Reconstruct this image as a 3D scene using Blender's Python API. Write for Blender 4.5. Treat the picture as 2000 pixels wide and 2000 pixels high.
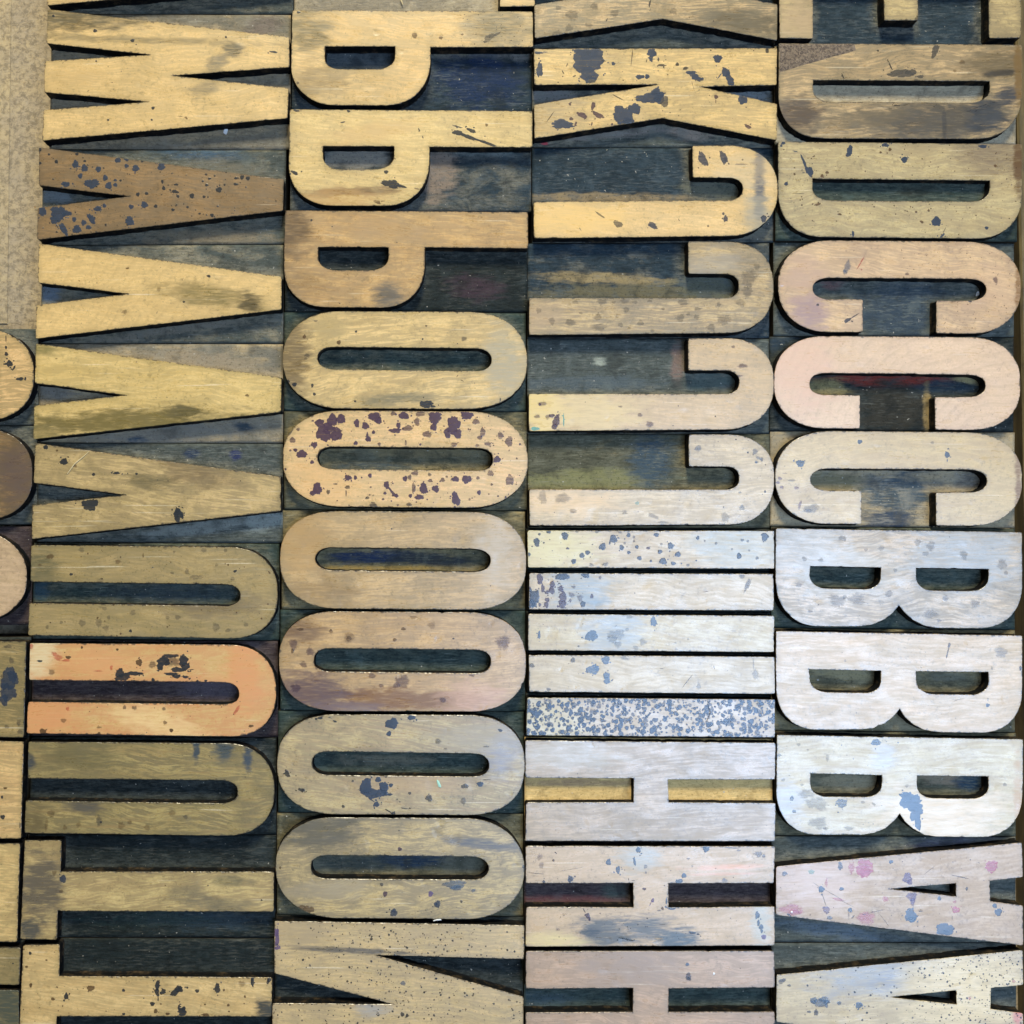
import bpy, math, random
import numpy as np
from mathutils import Vector, Euler
from mathutils.geometry import delaunay_2d_cdt

scene = bpy.context.scene
for o in list(bpy.data.objects):
    bpy.data.objects.remove(o)

# ------------------------------------------------------------------ camera
S = 0.000207                 # metres per photo pixel on the printing faces
FACE_Z = 0.0235              # type height
H_CAM = 0.444
F_PX = 2144.0
PPX, PPY = 800.0, 1000.0     # principal point of the (cropped) photograph
PITCH = math.radians(1.85)
cam_d = bpy.data.cameras.new('camera')
cam = bpy.data.objects.new('camera', cam_d)
scene.collection.objects.link(cam)
CAM = Vector(((PPX - 1000) * S, -H_CAM * math.tan(PITCH), FACE_Z + H_CAM))
cam.location = CAM
cam.rotation_euler = (PITCH, 0, 0)
cam_d.sensor_width = 36.0
cam_d.lens = 36.0 * F_PX / 2000.0
cam_d.shift_x = (1000 - PPX) / 2000.0
cam_d.shift_y = 0.0
cam_d.clip_start = 0.01
cam_d.clip_end = 50
scene.camera = cam
ROT = Euler((PITCH, 0, 0)).to_matrix()

def unproject(px, py, z=FACE_Z):
    d = ROT @ Vector(((px - PPX) / F_PX, -(py - PPY) / F_PX, -1.0))
    t = (z - CAM.z) / d.z
    p = CAM + d * t
    return (p.x, p.y)

# ------------------------------------------------------------------ light
world = bpy.data.worlds.new('World')
scene.world = world
world.use_nodes = True
bg = world.node_tree.nodes['Background']
bg.inputs[0].default_value = (0.96, 0.92, 0.78, 1)
bg.inputs[1].default_value = 0.22

def area(name, loc, target, sx, sy, power, col, spread=180):
    l = bpy.data.lights.new(name, 'AREA')
    l.shape = 'RECTANGLE'; l.size = sx; l.size_y = sy
    l.energy = power; l.color = col; l.spread = math.radians(spread)
    o = bpy.data.objects.new(name, l)
    scene.collection.objects.link(o)
    o.location = loc
    o.rotation_euler = (Vector(target) - Vector(loc)).to_track_quat('-Z', 'Y').to_euler()
    return o
# warm room lamp above the upper left, cool window to the lower right
area('warm_room_lamp', (-0.05, 1.65, 1.30), (0.0, 0.05, 0.02), 0.45, 0.45, 63.0, (0.985, 0.88, 0.64))
area('cool_window_light', (0.43, -0.21, 0.93), (0.13, -0.07, 0.02), 0.52, 0.66, 1.62, (0.41, 0.63, 1.0), 62)

vs = scene.view_settings
vs.view_transform = 'Standard'
vs.look = 'None'
vs.exposure = 0.0
vs.gamma = 1.0
scene.render.engine = 'CYCLES'

random.seed(7)
C = scene.collection

# ------------------------------------------------------------------ node helpers
class NT:
    def __init__(self, tree):
        self.t = tree
    def n(self, typ, **kw):
        nd = self.t.nodes.new(typ)
        for k, v in kw.items():
            setattr(nd, k, v)
        return nd
    def l(self, a, b):
        self.t.links.new(a, b)
    def put(self, sock, v):
        if hasattr(v, 'is_output') or isinstance(v, bpy.types.NodeSocket):
            self.l(v, sock)
        else:
            if isinstance(v, (tuple, list)) and len(v) == 3 and sock.type == 'RGBA':
                v = (*v, 1)
            sock.default_value = v
    def math(self, op, a, b=None, clamp=False):
        nd = self.n('ShaderNodeMath', operation=op); nd.use_clamp = clamp
        self.put(nd.inputs[0], a)
        if b is not None: self.put(nd.inputs[1], b)
        return nd.outputs[0]
    def vmath(self, op, a, b=None):
        nd = self.n('ShaderNodeVectorMath', operation=op)
        self.put(nd.inputs[0], a)
        if b is not None: self.put(nd.inputs[1], b)
        return nd.outputs['Value'] if op in ('LENGTH', 'DOT_PRODUCT') else nd.outputs[0]
    def mix(self, f, a, b, mode='MIX'):
        nd = self.n('ShaderNodeMix', data_type='RGBA', blend_type=mode)
        self.put(nd.inputs[0], f); self.put(nd.inputs[6], a); self.put(nd.inputs[7], b)
        return nd.outputs[2]
    def ramp(self, v, a, b, lo=0.0, hi=1.0, smooth=True):
        nd = self.n('ShaderNodeMapRange')
        nd.interpolation_type = 'SMOOTHSTEP' if smooth else 'LINEAR'
        self.put(nd.inputs[0], v)
        for i, x in enumerate((a, b, lo, hi)): self.put(nd.inputs[1 + i], x)
        return nd.outputs[0]
    def noise(self, vec, scale, detail=4, rough=0.55, dist=0.0):
        nd = self.n('ShaderNodeTexNoise')
        self.put(nd.inputs['Vector'], vec)
        nd.inputs['Scale'].default_value = scale
        nd.inputs['Detail'].default_value = detail
        nd.inputs['Roughness'].default_value = rough
        nd.inputs['Distortion'].default_value = dist
        return nd.outputs['Fac']
    def mapping(self, vec, loc=(0, 0, 0), rot=0.0, scale=(1, 1, 1)):
        nd = self.n('ShaderNodeMapping')
        self.put(nd.inputs[0], vec)
        nd.inputs[1].default_value = loc
        nd.inputs[2].default_value = (0, 0, rot)
        nd.inputs[3].default_value = scale
        return nd.outputs[0]

def newmat(name):
    m = bpy.data.materials.new(name); m.use_nodes = True
    t = m.node_tree; t.nodes.clear()
    nt = NT(t)
    out = nt.n('ShaderNodeOutputMaterial')
    p = nt.n('ShaderNodeBsdfPrincipled')
    nt.l(p.outputs[0], out.inputs[0])
    return m, nt, p, out

def mmcoords(nt, seed):
    tc = nt.n('ShaderNodeTexCoord')
    v = nt.mapping(tc.outputs['Object'], scale=(1000, 1000, 1000))      # millimetres
    w = nt.vmath('ADD', v, (seed * 37.3 % 911, seed * 71.7 % 733, seed * 13.1 % 57))
    return v, w

# smudge group: soft elliptical stain, broken up by streaky noise
def make_smudge_group():
    g = bpy.data.node_groups.new('smudge', 'ShaderNodeTree')
    I = g.interface
    for nm, ty in (('Color', 'NodeSocketColor'), ('Vec', 'NodeSocketVector'), ('SeedVec', 'NodeSocketVector'),
                   ('Center', 'NodeSocketVector'), ('Inv', 'NodeSocketVector'), ('Angle', 'NodeSocketFloat'),
                   ('Stain', 'NodeSocketColor'), ('Strength', 'NodeSocketFloat')):
        I.new_socket(nm, in_out='INPUT', socket_type=ty)
    I.new_socket('Color', in_out='OUTPUT', socket_type='NodeSocketColor')
    nt = NT(g)
    gi = nt.n('NodeGroupInput'); go = nt.n('NodeGroupOutput')
    d = nt.vmath('SUBTRACT', gi.outputs['Vec'], gi.outputs['Center'])
    vr = nt.n('ShaderNodeVectorRotate', rotation_type='Z_AXIS')
    nt.l(d, vr.inputs['Vector']); nt.l(gi.outputs['Angle'], vr.inputs['Angle'])
    e = nt.vmath('MULTIPLY', vr.outputs[0], gi.outputs['Inv'])
    L = nt.vmath('LENGTH', e)
    ns = nt.noise(nt.mapping(gi.outputs['SeedVec'], scale=(0.10, 0.32, 0)), 1.0, 5, 0.62, 0.4)
    nf = nt.noise(nt.mapping(gi.outputs['SeedVec'], scale=(0.16, 1.3, 0)), 1.0, 4, 0.6)
    Lw = nt.math('ADD', L, nt.math('ADD', nt.math('MULTIPLY', nt.math('SUBTRACT', ns, 0.5), 2.0), nt.math('MULTIPLY', nt.math('SUBTRACT', nf, 0.5), 1.3)))
    m = nt.ramp(Lw, 1.2, 0.40)
    m = nt.math('MULTIPLY', m, nt.ramp(nf, 0.30, 0.64, 0.48, 1.05))
    m = nt.math('MULTIPLY', nt.math('MULTIPLY', m, gi.outputs['Strength'], True), 1.22, True)
    m = nt.math('MINIMUM', m, 0.94)
    nt.l(nt.mix(m, gi.outputs['Color'], gi.outputs['Stain']), go.inputs[0])
    return g
SMUDGE = make_smudge_group()

def add_smudges(nt, col, v, w, smudges):
    for (x, y, rx, ry, ang, sc, st) in smudges:
        g = nt.n('ShaderNodeGroup'); g.node_tree = SMUDGE
        nt.l(col, g.inputs['Color']); nt.l(v, g.inputs['Vec']); nt.l(w, g.inputs['SeedVec'])
        g.inputs['Center'].default_value = (x, y, 0)
        g.inputs['Inv'].default_value = (1 / rx, 1 / ry, 0)
        g.inputs['Angle'].default_value = ang
        g.inputs['Stain'].default_value = (*sc, 1)
        g.inputs['Strength'].default_value = st
        col = g.outputs[0]
    return col

def face_material(seed, base, dark, stain, stain_amt, grain_ang, streak, rings, ringang, smudges, mottle=None, rough=0.29, cross=0.5):
    m, nt, p, out = newmat('worn maple face %d' % seed)
    v, w = mmcoords(nt, seed)
    gr = random.Random(seed * 17 + 3)
    gs = gr.uniform(0.6, 1.5)
    g = nt.mapping(w, rot=grain_ang)
    warp = nt.noise(g, 0.03, 2, 0.5)
    cmb = nt.n('ShaderNodeCombineXYZ')
    nt.l(nt.math('MULTIPLY', warp, gr.uniform(5, 16)), cmb.inputs[1])
    gw = nt.vmath('ADD', g, cmb.outputs[0])
    s1 = nt.noise(nt.mapping(gw, scale=(0.022 * gs, 0.26 * gs, 1)), 1.0, 4, 0.62)
    s2 = nt.noise(nt.mapping(gw, scale=(0.11, 1.2, 1)), 1.0, 2, 0.6)
    patch = nt.noise(w, 0.055, 4, 0.6, 0.6)
    patch2 = nt.noise(nt.mapping(w, loc=(31, 7, 3), scale=(0.55, 1, 1)), 0.17, 4, 0.72, 0.3)
    fine = nt.noise(w, 1.15, 2, 0.68)
    rim = nt.n('ShaderNodeAttribute', attribute_name='rim').outputs['Fac']
    col = nt.mix(nt.ramp(s1, 0.42, 0.66, 0.0, min(1, streak * 0.95)), base, dark)
    col = nt.mix(nt.ramp(s2, 0.46, 0.74, 0.0, 0.26 * streak + 0.06), col, dark)
    if rings > 0:
        tn = nt.n('ShaderNodeTexNoise')
        nt.l(w, tn.inputs['Vector']); tn.inputs['Scale'].default_value = 0.035; tn.inputs['Detail'].default_value = 2
        rv = nt.mapping(v, loc=(-70.0 - 20 * (seed % 3), 18.0 - 9 * (seed % 5), 0), rot=ringang)
        rv = nt.vmath('ADD', rv, nt.vmath('MULTIPLY', tn.outputs['Color'], (16, 16, 0)))
        wv = nt.n('ShaderNodeTexWave', wave_type='RINGS', rings_direction='Z', wave_profile='SAW')
        nt.l(rv, wv.inputs['Vector'])
        wv.inputs['Scale'].default_value = 0.075
        wv.inputs['Distortion'].default_value = 1.2
        wv.inputs['Detail'].default_value = 2.0
        wv.inputs['Detail Scale'].default_value = 0.25
        rr = nt.math('MULTIPLY', nt.ramp(wv.outputs['Fac'], 0.45, 1.0, 0.0, rings), nt.ramp(patch2, 0.3, 0.65, 0.25, 1.0))
        col = nt.mix(rr, col, dark)
    # handling grime and old ink rubbed into the wood
    li = nt.noise(nt.mapping(w, loc=(17, 93, 1), scale=(0.6, 1, 1)), 0.10, 3, 0.6, 0.5)
    col = nt.mix(nt.ramp(li, 0.50, 0.70, 0.0, 0.5), col, tuple(min(1, c * 1.18) for c in base))
    col = nt.mix(nt.ramp(patch, 0.46, 0.66, 0.0, min(.85, stain_amt * 1.05)), col, stain)
    col = nt.mix(nt.ramp(nt.math('MULTIPLY', patch2, nt.ramp(s2, 0.25, 0.62, 0.4, 1.0)), 0.30, 0.52, 0.0, min(.9, stain_amt * 1.2 + .06)), col, stain)
    grit = nt.noise(nt.mapping(w, loc=(5, 50, 0)), 0.62, 4, 0.78)
    col = nt.mix(nt.math('MULTIPLY', nt.ramp(grit, 0.52, 0.64), nt.ramp(patch, 0.36, 0.60, 0.14, 0.55 + 0.5 * stain_amt)), col, stain)
    pit = nt.noise(nt.mapping(w, loc=(2, 8, 4)), 0.95, 1, 0.5)
    col = nt.mix(nt.ramp(pit, 0.745, 0.79, 0.0, 0.75), col, tuple(c * 0.35 for c in stain))
    # saw and scraper marks across the grain
    sc = nt.noise(nt.mapping(w, rot=grain_ang + gr.uniform(1.1, 1.6), scale=(0.03, 1.5, 1)), 1.0, 2, 0.6)
    col = nt.mix(nt.math('MULTIPLY', nt.ramp(sc, 0.48, 0.70, 0.0, 0.5 * cross), nt.ramp(li, 0.35, 0.6)), col, dark)
    hair = nt.noise(nt.mapping(w, rot=grain_ang + gr.uniform(0.3, 0.8), scale=(0.03, 1.3, 1)), 1.0, 1, 0.4)
    col = nt.mix(nt.ramp(hair, 0.72, 0.77, 0.0, 0.40), col, (0.80, 0.72, 0.56))
    col = nt.mix(nt.ramp(fine, 0.40, 0.66, 0.0, 0.36), col, dark)
    # ink and dirt worked into the worn edges
    e1 = nt.math('ADD', rim, nt.math('MULTIPLY', nt.math('SUBTRACT', patch2, 0.5), 5.5))
    col = nt.mix(nt.math('MULTIPLY', nt.ramp(e1, 2.4, 0.1), 0.22 + 0.40 * stain_amt), col, stain)
    e2 = nt.math('ADD', rim, nt.math('MULTIPLY', nt.math('SUBTRACT', grit, 0.5), 3.2))
    col = nt.mix(nt.ramp(e2, 0.30, -0.18, 0.0, 0.85), col, (0.022, 0.018, 0.014))
    col = add_smudges(nt, col, v, w, smudges)
    if mottle:
        vo = nt.noise(w, 0.48, 3, 0.62, 0.3)
        v2 = nt.noise(nt.mapping(w, loc=(9, 5, 0)), 0.14, 3, 0.5)
        f = nt.ramp(nt.math('ADD', vo, nt.math('MULTIPLY', nt.math('SUBTRACT', v2, 0.5), 0.4)), 0.36, 0.52, 0.0, 0.9)
        f = nt.math('MULTIPLY', f, nt.ramp(sc, 0.35, 0.7, 1.0, 0.55))
        col = nt.mix(f, col, nt.mix(li, mottle, tuple(c * 2.2 for c in mottle)))
    nt.l(col, p.inputs['Base Color'])
    rg = nt.ramp(nt.math('ADD', nt.math('MULTIPLY', patch2, 0.6), nt.math('MULTIPLY', s2, 0.4)), 0.3, 0.7, rough - 0.05, rough + 0.13)
    nt.l(rg, p.inputs['Roughness'])
    p.inputs['IOR'].default_value = 1.6
    p.inputs['Specular IOR Level'].default_value = 0.70
    hgt = nt.math('ADD', nt.math('MULTIPLY', s2, 0.5), nt.math('ADD', nt.math('MULTIPLY', sc, 0.35), nt.math('MULTIPLY', fine, 0.25)))
    hgt = nt.math('ADD', hgt, nt.math('MULTIPLY', patch, 1.2))
    b = nt.n('ShaderNodeBump'); b.inputs['Strength'].default_value = 0.28; b.inputs['Distance'].default_value = 0.00009
    nt.l(hgt, b.inputs['Height']); nt.l(b.outputs[0], p.inputs['Normal'])
    return m

def ground_material(seed, a, b_, amt, smudges, bare=0.5):
    m, nt, p, out = newmat('inked routed ground %d' % seed)
    v, w = mmcoords(nt, seed + 300)
    n1 = nt.noise(nt.mapping(w, scale=(0.06, 0.11, 1)), 1.0, 5, 0.66, 0.5)
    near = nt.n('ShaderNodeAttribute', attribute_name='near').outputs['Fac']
    n2 = nt.noise(nt.mapping(w, rot=0.12, scale=(0.22, 0.75, 1)), 1.0, 5, 0.70)
    n3 = nt.noise(w, 1.1, 4, 0.72)
    n4 = nt.noise(w, 0.75, 2, 0.5)
    n5 = nt.noise(nt.mapping(w, rot=-0.25 + 0.11 * (seed % 5), scale=(0.25, 1.3, 1)), 1.0, 4, 0.75)
    lo = 0.78 - 0.50 * amt
    f = nt.ramp(nt.math('ADD', nt.math('MULTIPLY', n1, 0.72), nt.math('MULTIPLY', n2, 0.28)), lo, lo + 0.16)
    col = nt.mix(f, a, b_)
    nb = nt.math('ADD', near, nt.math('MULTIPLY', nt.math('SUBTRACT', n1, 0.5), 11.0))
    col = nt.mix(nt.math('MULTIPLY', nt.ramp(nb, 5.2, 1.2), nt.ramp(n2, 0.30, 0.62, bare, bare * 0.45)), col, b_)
    col = nt.mix(nt.ramp(n2, 0.38, 0.68, 0.0, 0.75 if sum(a) < 0.4 else 0.35), col, tuple(c * 0.42 for c in a))
    col = add_smudges(nt, col, v, w, smudges)
    col = nt.mix(nt.math('MULTIPLY', nt.ramp(n5, 0.48, 0.64), nt.ramp(n1, 0.36, 0.62, 0.08, 0.50)), col, tuple(min(1, c * 1.35 + k_) for c, k_ in zip(a, (0.075, 0.066, 0.050))))
    col = nt.mix(nt.ramp(n3, 0.48, 0.28, 0.0, 0.75), col, tuple(c * 0.30 for c in a))
    n6 = nt.noise(nt.mapping(w, rot=0.9 + 0.37 * (seed % 4), scale=(0.09, 1.5, 1)), 1.0, 3, 0.6)
    col = nt.mix(nt.math('MULTIPLY', nt.ramp(n6, 0.58, 0.70), nt.ramp(n1, 0.42, 0.60, 0.10, 0.55)), col, tuple(min(1, c * 1.6 + k_) for c, k_ in zip(a, (0.10, 0.092, 0.075))))
    n7 = nt.noise(nt.mapping(w, loc=(40, 3, 0)), 0.11, 4, 0.6, 0.4)
    col = nt.mix(nt.ramp(n7, 0.52, 0.70, 0.0, 0.55), col, tuple(c * 0.40 for c in a))
    col = nt.mix(nt.ramp(n7, 0.46, 0.30, 0.0, 0.40), col, tuple(min(1, c * 1.5 + 0.02) for c in a))
    col = nt.mix(nt.ramp(nt.math('ADD', near, nt.math('MULTIPLY', n3, 1.4)), 1.15, 0.45, 0.0, 0.75), col, (0.012, 0.011, 0.010))  # occlusion painted in: ground goes near-black along the letter walls
    col = nt.mix(nt.ramp(n4, 0.72, 0.77, 0.0, 0.8), col, (0.40, 0.38, 0.33))
    nt.l(col, p.inputs['Base Color'])
    nt.l(nt.ramp(n2, 0.3, 0.7, 0.62, 0.82), p.inputs['Roughness'])
    p.inputs['Specular IOR Level'].default_value = 0.14
    h = nt.math('ADD', nt.math('MULTIPLY', n3, 0.5), nt.math('MULTIPLY', n2, 0.9))
    b = nt.n('ShaderNodeBump'); b.inputs['Strength'].default_value = 0.8; b.inputs['Distance'].default_value = 0.00035
    nt.l(h, b.inputs['Height']); nt.l(b.outputs[0], p.inputs['Normal'])
    return m

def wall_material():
    m, nt, p, out = newmat('ink and shade dark routed wall')
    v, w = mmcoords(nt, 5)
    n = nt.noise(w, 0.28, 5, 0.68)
    nt.l(nt.mix(nt.ramp(n, 0.48, 0.72), (0.0035, 0.0045, 0.006), (0.055, 0.040, 0.024)), p.inputs['Base Color'])  # ink residue, with the unlit walls' shade put into the near-black too
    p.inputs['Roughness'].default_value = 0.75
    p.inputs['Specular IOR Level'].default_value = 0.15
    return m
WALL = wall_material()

def side_material():
    m, nt, p, out = newmat('grimy block side')
    v, w = mmcoords(nt, 9)
    n = nt.noise(nt.mapping(w, scale=(0.2, 0.2, 1.5)), 1.0, 4, 0.6)
    nt.l(nt.mix(nt.ramp(n, 0.3, 0.75), (0.010, 0.009, 0.008), (0.05, 0.038, 0.022)), p.inputs['Base Color'])
    p.inputs['Roughness'].default_value = 0.8
    p.inputs['Specular IOR Level'].default_value = 0.2
    return m
SIDE = side_material()

INK = {'k': (0.012, 0.016, 0.022), 'n': (0.018, 0.032, 0.060), 'b': (0.060, 0.098, 0.155), 'p': (0.050, 0.024, 0.045),
       'v': (0.10, 0.065, 0.15), 'g': (0.060, 0.056, 0.050), 'o': (0.085, 0.045, 0.018), 'r': (0.42, 0.045, 0.035),
       'm': (0.40, 0.125, 0.19), 't': (0.10, 0.30, 0.27), 'w': (0.8, 0.8, 0.78)}
_ink = {}
def ink_material(c, a):
    a = min((0.2, 0.35, 0.5, 0.65, 0.8, 0.95), key=lambda q: abs(q - a))
    if (c, a) in _ink: return _ink[(c, a)]
    m, nt, p, out = newmat('dried ink %s %d' % (c, int(a * 100)))
    tc = nt.n('ShaderNodeTexCoord')
    w = nt.mapping(tc.outputs['Object'], loc=(3, 8, 0), scale=(1000, 1000, 1000))
    n1 = nt.noise(w, 0.7, 4, 0.65)
    n2 = nt.noise(nt.mapping(w, rot=1.25, scale=(0.10, 1.6, 1)), 1.0, 3, 0.6)
    n3 = nt.noise(w, 1.3, 2, 0.5)
    n4 = nt.noise(w, 0.8, 3, 0.7)
    base = INK[c]
    nt.l(nt.mix(nt.ramp(n1, 0.3, 0.7), base, tuple(min(1, x * 1.4 + 0.003) for x in base)), p.inputs['Base Color'])
    p.inputs['Roughness'].default_value = 0.30
    p.inputs['IOR'].default_value = 1.6
    p.inputs['Specular IOR Level'].default_value = 0.60
    k = nt.math('MULTIPLY', nt.ramp(n2, 0.46, 0.74, 1.0, 0.84 if a > .7 else 0.40), nt.ramp(n3, 0.60, 0.80, 1.0, 0.75))
    at = nt.n('ShaderNodeAttribute', attribute_name='edge')
    er = nt.math('ADD', at.outputs['Fac'], nt.math('MULTIPLY', nt.math('SUBTRACT', n4, 0.5), 2.2 if a < .58 else 1.7))
    k = nt.math('MULTIPLY', k, nt.ramp(er, 0.0, 0.9 if a < .58 else 0.28))
    k = nt.math('MULTIPLY', k, nt.ramp(n1, 0.25, 0.55, 1.0, 0.86))
    k = nt.math('MULTIPLY', k, a, True)
    nt.l(k, p.inputs['Alpha'])
    _ink[(c, a)] = m
    return m

# ------------------------------------------------------------------ mesh helpers
def link_mesh(name, verts, faces, mats, fmat=None, parent=None, edge=None, aname='edge'):
    me = bpy.data.meshes.new(name)
    me.from_pydata(verts, [], faces)
    for m in mats: me.materials.append(m)
    if fmat: me.polygons.foreach_set('material_index', fmat)
    if edge is not None:
        at = me.attributes.new(aname, 'FLOAT', 'POINT'); at.data.foreach_set('value', edge)
    me.update()
    o = bpy.data.objects.new(name, me)
    C.objects.link(o)
    if parent: o.parent = parent
    return o

def tag(o, label, cat=None, group=None, kind=None):
    if label: o['label'] = label
    if cat: o['category'] = cat
    if group: o['group'] = group
    if kind: o['kind'] = kind

NEXP = 2.2
def expand(loop, n=NEXP):
    """polygon with optional corner rounding (x, y, r_in, r_out) -> point list"""
    out = []
    N = len(loop)
    for i in range(N):
        c = loop[i]
        if len(c) == 2:
            out.append(c[:2]); continue
        a = loop[i - 1]; b = loop[(i + 1) % N]
        ra, rb = c[2], c[3]
        din = np.array([c[0] - a[0], c[1] - a[1]], float); din /= np.linalg.norm(din)
        dout = np.array([b[0] - c[0], b[1] - c[1]], float); dout /= np.linalg.norm(dout)
        V = np.array(c[:2], float)
        Cn = V - ra * din + rb * dout
        K = 20 if max(ra, rb) > 50 else 10
        for j in range(K + 1):
            th = math.pi / 2 * j / K
            P = Cn + ra * din * math.sin(th) ** (2 / n) - rb * dout * math.cos(th) ** (2 / n)
            out.append((P[0], P[1]))
    # drop duplicates
    res = []
    for p in out:
        if not res or math.hypot(p[0] - res[-1][0], p[1] - res[-1][1]) > 0.3:
            res.append(p)
    if math.hypot(res[0][0] - res[-1][0], res[0][1] - res[-1][1]) < 0.3: res.pop()
    return res

def resample(pts, step):
    out = []
    N = len(pts)
    for i in range(N):
        a, b = pts[i], pts[(i + 1) % N]
        L = math.hypot(b[0] - a[0], b[1] - a[1])
        k = max(1, int(round(L / step)))
        for j in range(k):
            t = j / k
            out.append((a[0] + (b[0] - a[0]) * t, a[1] + (b[1] - a[1]) * t, j == 0))
    return out

def poly_area(p):
    return 0.5 * sum(p[i - 1][0] * p[i][1] - p[i][0] * p[i - 1][1] for i in range(len(p)))

def normals(pts):
    """outward-from-material normals, loops given with material on the left (CCW outer, CW holes)"""
    N = len(pts); out = []
    for i in range(N):
        a, b, c = pts[i - 1], pts[i], pts[(i + 1) % N]
        d1 = np.array([b[0] - a[0], b[1] - a[1]]); d2 = np.array([c[0] - b[0], c[1] - b[1]])
        d1 = d1 / (np.linalg.norm(d1) + 1e-12); d2 = d2 / (np.linalg.norm(d2) + 1e-12)
        n1 = np.array([d1[1], -d1[0]]); n2 = np.array([d2[1], -d2[0]])
        s = n1 + n2; L = np.linalg.norm(s)
        s = n1 if L < 1e-6 else s / L
        k = 1.0 / max(0.55, float(np.dot(s, n1)))
        out.append(s * k)
    return out

def inside(p, poly):
    x, y = p; r = False
    N = len(poly); j = N - 1
    for i in range(N):
        xi, yi = poly[i]; xj, yj = poly[j]
        if (yi > y) != (yj > y) and x < (xj - xi) * (y - yi) / (yj - yi) + xi:
            r = not r
        j = i
    return r

def inside_np(P, loops):
    """P (n,2) inside first loop and outside the others (even-odd over all loops)"""
    P = np.asarray(P); r_ = np.zeros(len(P), bool)
    for lp in loops:
        q = np.asarray(lp); xi, yi = q[:, 0], q[:, 1]
        xj, yj = np.roll(xi, 1), np.roll(yi, 1)
        X = P[:, 0:1]; Y = P[:, 1:2]
        with np.errstate(divide='ignore', invalid='ignore'):
            hit = ((yi > Y) != (yj > Y)) & (X < (xj - xi) * (Y - yi) / (yj - yi) + xi)
        r_ ^= (hit.sum(1) % 2).astype(bool)
    return r_

def mindist(P, Q):
    P = np.asarray(P); Q = np.asarray(Q)
    out = np.empty(len(P))
    for k in range(0, len(P), 800):
        out[k:k + 800] = np.sqrt(((P[k:k + 800, None, :] - Q[None]) ** 2).sum(2).min(1))
    return out

# ------------------------------------------------------------------ letter templates (photo pixels of one specimen, with its box)
T = {}
T['W'] = ((93, 17.5, 565, 276), [[(93, 17.5), (565, 71.5), (565, 131), (338, 147.5), (565, 171.6), (563, 229.8), (88, 275.5), (88.5, 214.5), (294, 199), (89, 180.5), (90.5, 120.5), (292.7, 106), (93, 84.5)]])
T['V'] = ((72, 475.5, 550, 661.5), [[(74, 475.5), (550, 539.5), (549.5, 605.0), (71, 661.5), (71, 596), (250, 574.5), (73, 552)]])
T['U'] = ((55, 1064.5, 542, 1249), [[(58, 1064.5), (542, 1067, 98, 92), (542, 1248.5, 90, 98), (55, 1245), (55.5, 1181.5), (469.7, 1184.5, 36, 22), (469.7, 1140, 22, 36), (57.5, 1137.7)]])
T['T'] = ((44, 1641.5, 535.5, 1835.5), [[(46.5, 1641.5), (117.7, 1641.5), (117.7, 1702.5), (535.5, 1703.7), (535.5, 1779.5), (114.6, 1779.5), (113.4, 1836), (42, 1835)]])
T['P'] = ((565, 213.5, 1040, 401.7), [[(565.6, 213.5), (1040, 215), (1040, 286), (839, 286), (839, 401.7, 95, 92), (564, 401.7, 95, 85)],
          [(631, 284.8), (631, 330.5, 27, 36), (769, 330.5, 40, 27), (769, 285.2)]])
T['O'] = ((552.5, 608, 1029, 798), [[(552.5, 607.5, 94, 118), (1029, 609, 118, 95), (1029, 798.5, 94, 118), (552.5, 797, 118, 95)],
          [(620, 678, 34, 22.2), (620, 722.5, 22.2, 34), (960.6, 725, 34, 22.2), (960.6, 680.5, 22.2, 34)]])
T['N'] = ((535, 1799.5, 1025, 2030), [[(536, 1799.5), (1025, 1803.6), (1024.6, 1869.6), (733, 1865), (1024, 1942.5), (1023, 2034), (533, 2030), (533.6, 1960), (771.7, 1960), (535, 1901)]])
T['K'] = ((1043, 95, 1517.5, 273), [[(1043, 95.5), (1517, 94.5), (1517, 165.8), (1367.5, 170), (1517.5, 203), (1517.6, 274), (1293, 231), (1043.5, 272), (1042.7, 205), (1286, 165.8), (1042.7, 165.6)]])
T['J'] = ((1042.7, 285, 1518.6, 463), [[(1042.7, 393.4), (1451, 392.6, 30, 22), (1451, 347.6, 22, 30), (1353, 346.8), (1352.5, 285), (1518.6, 284.6, 98, 88), (1518.6, 461.2, 88, 98), (1042.7, 463.8)]])
T['I'] = ((0, 0, 480, 72), [[(0, 0), (480, 0), (480, 72), (0, 72)]])
T['H'] = ((1027, 1652, 1513, 1847), [[(1027, 1652), (1513, 1652.7), (1513, 1724.8), (1305.4, 1725.7), (1305.4, 1771.7), (1513, 1771.7), (1513, 1846.3), (1027, 1847.6), (1027, 1772), (1236.8, 1772), (1236.8, 1725), (1027, 1725)]])
T['E'] = ((1521, -106, 1995, 75), [[(1521, -106), (1995, -106), (1994, 75), (1931, 75), (1931, -36), (1793, -36), (1793, 40), (1726.5, 40), (1726.5, -36), (1588, -36), (1588, 75), (1522, 75)]])
T['L'] = ((570, -170, 1043, 12), [[(570, -170), (1043, -170), (1043, 12), (976, 12), (976, -98), (570, -98)]])
T['D'] = ((1520.7, 276.5, 1996, 464), [[(1520.7, 276.4), (1995.6, 279), (1996, 465, 92, 96), (1520.7, 463, 96, 92)],
          [(1588, 349.4), (1588, 391, 26, 40), (1933, 393, 42, 28), (1933.5, 350.7)]])
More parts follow.
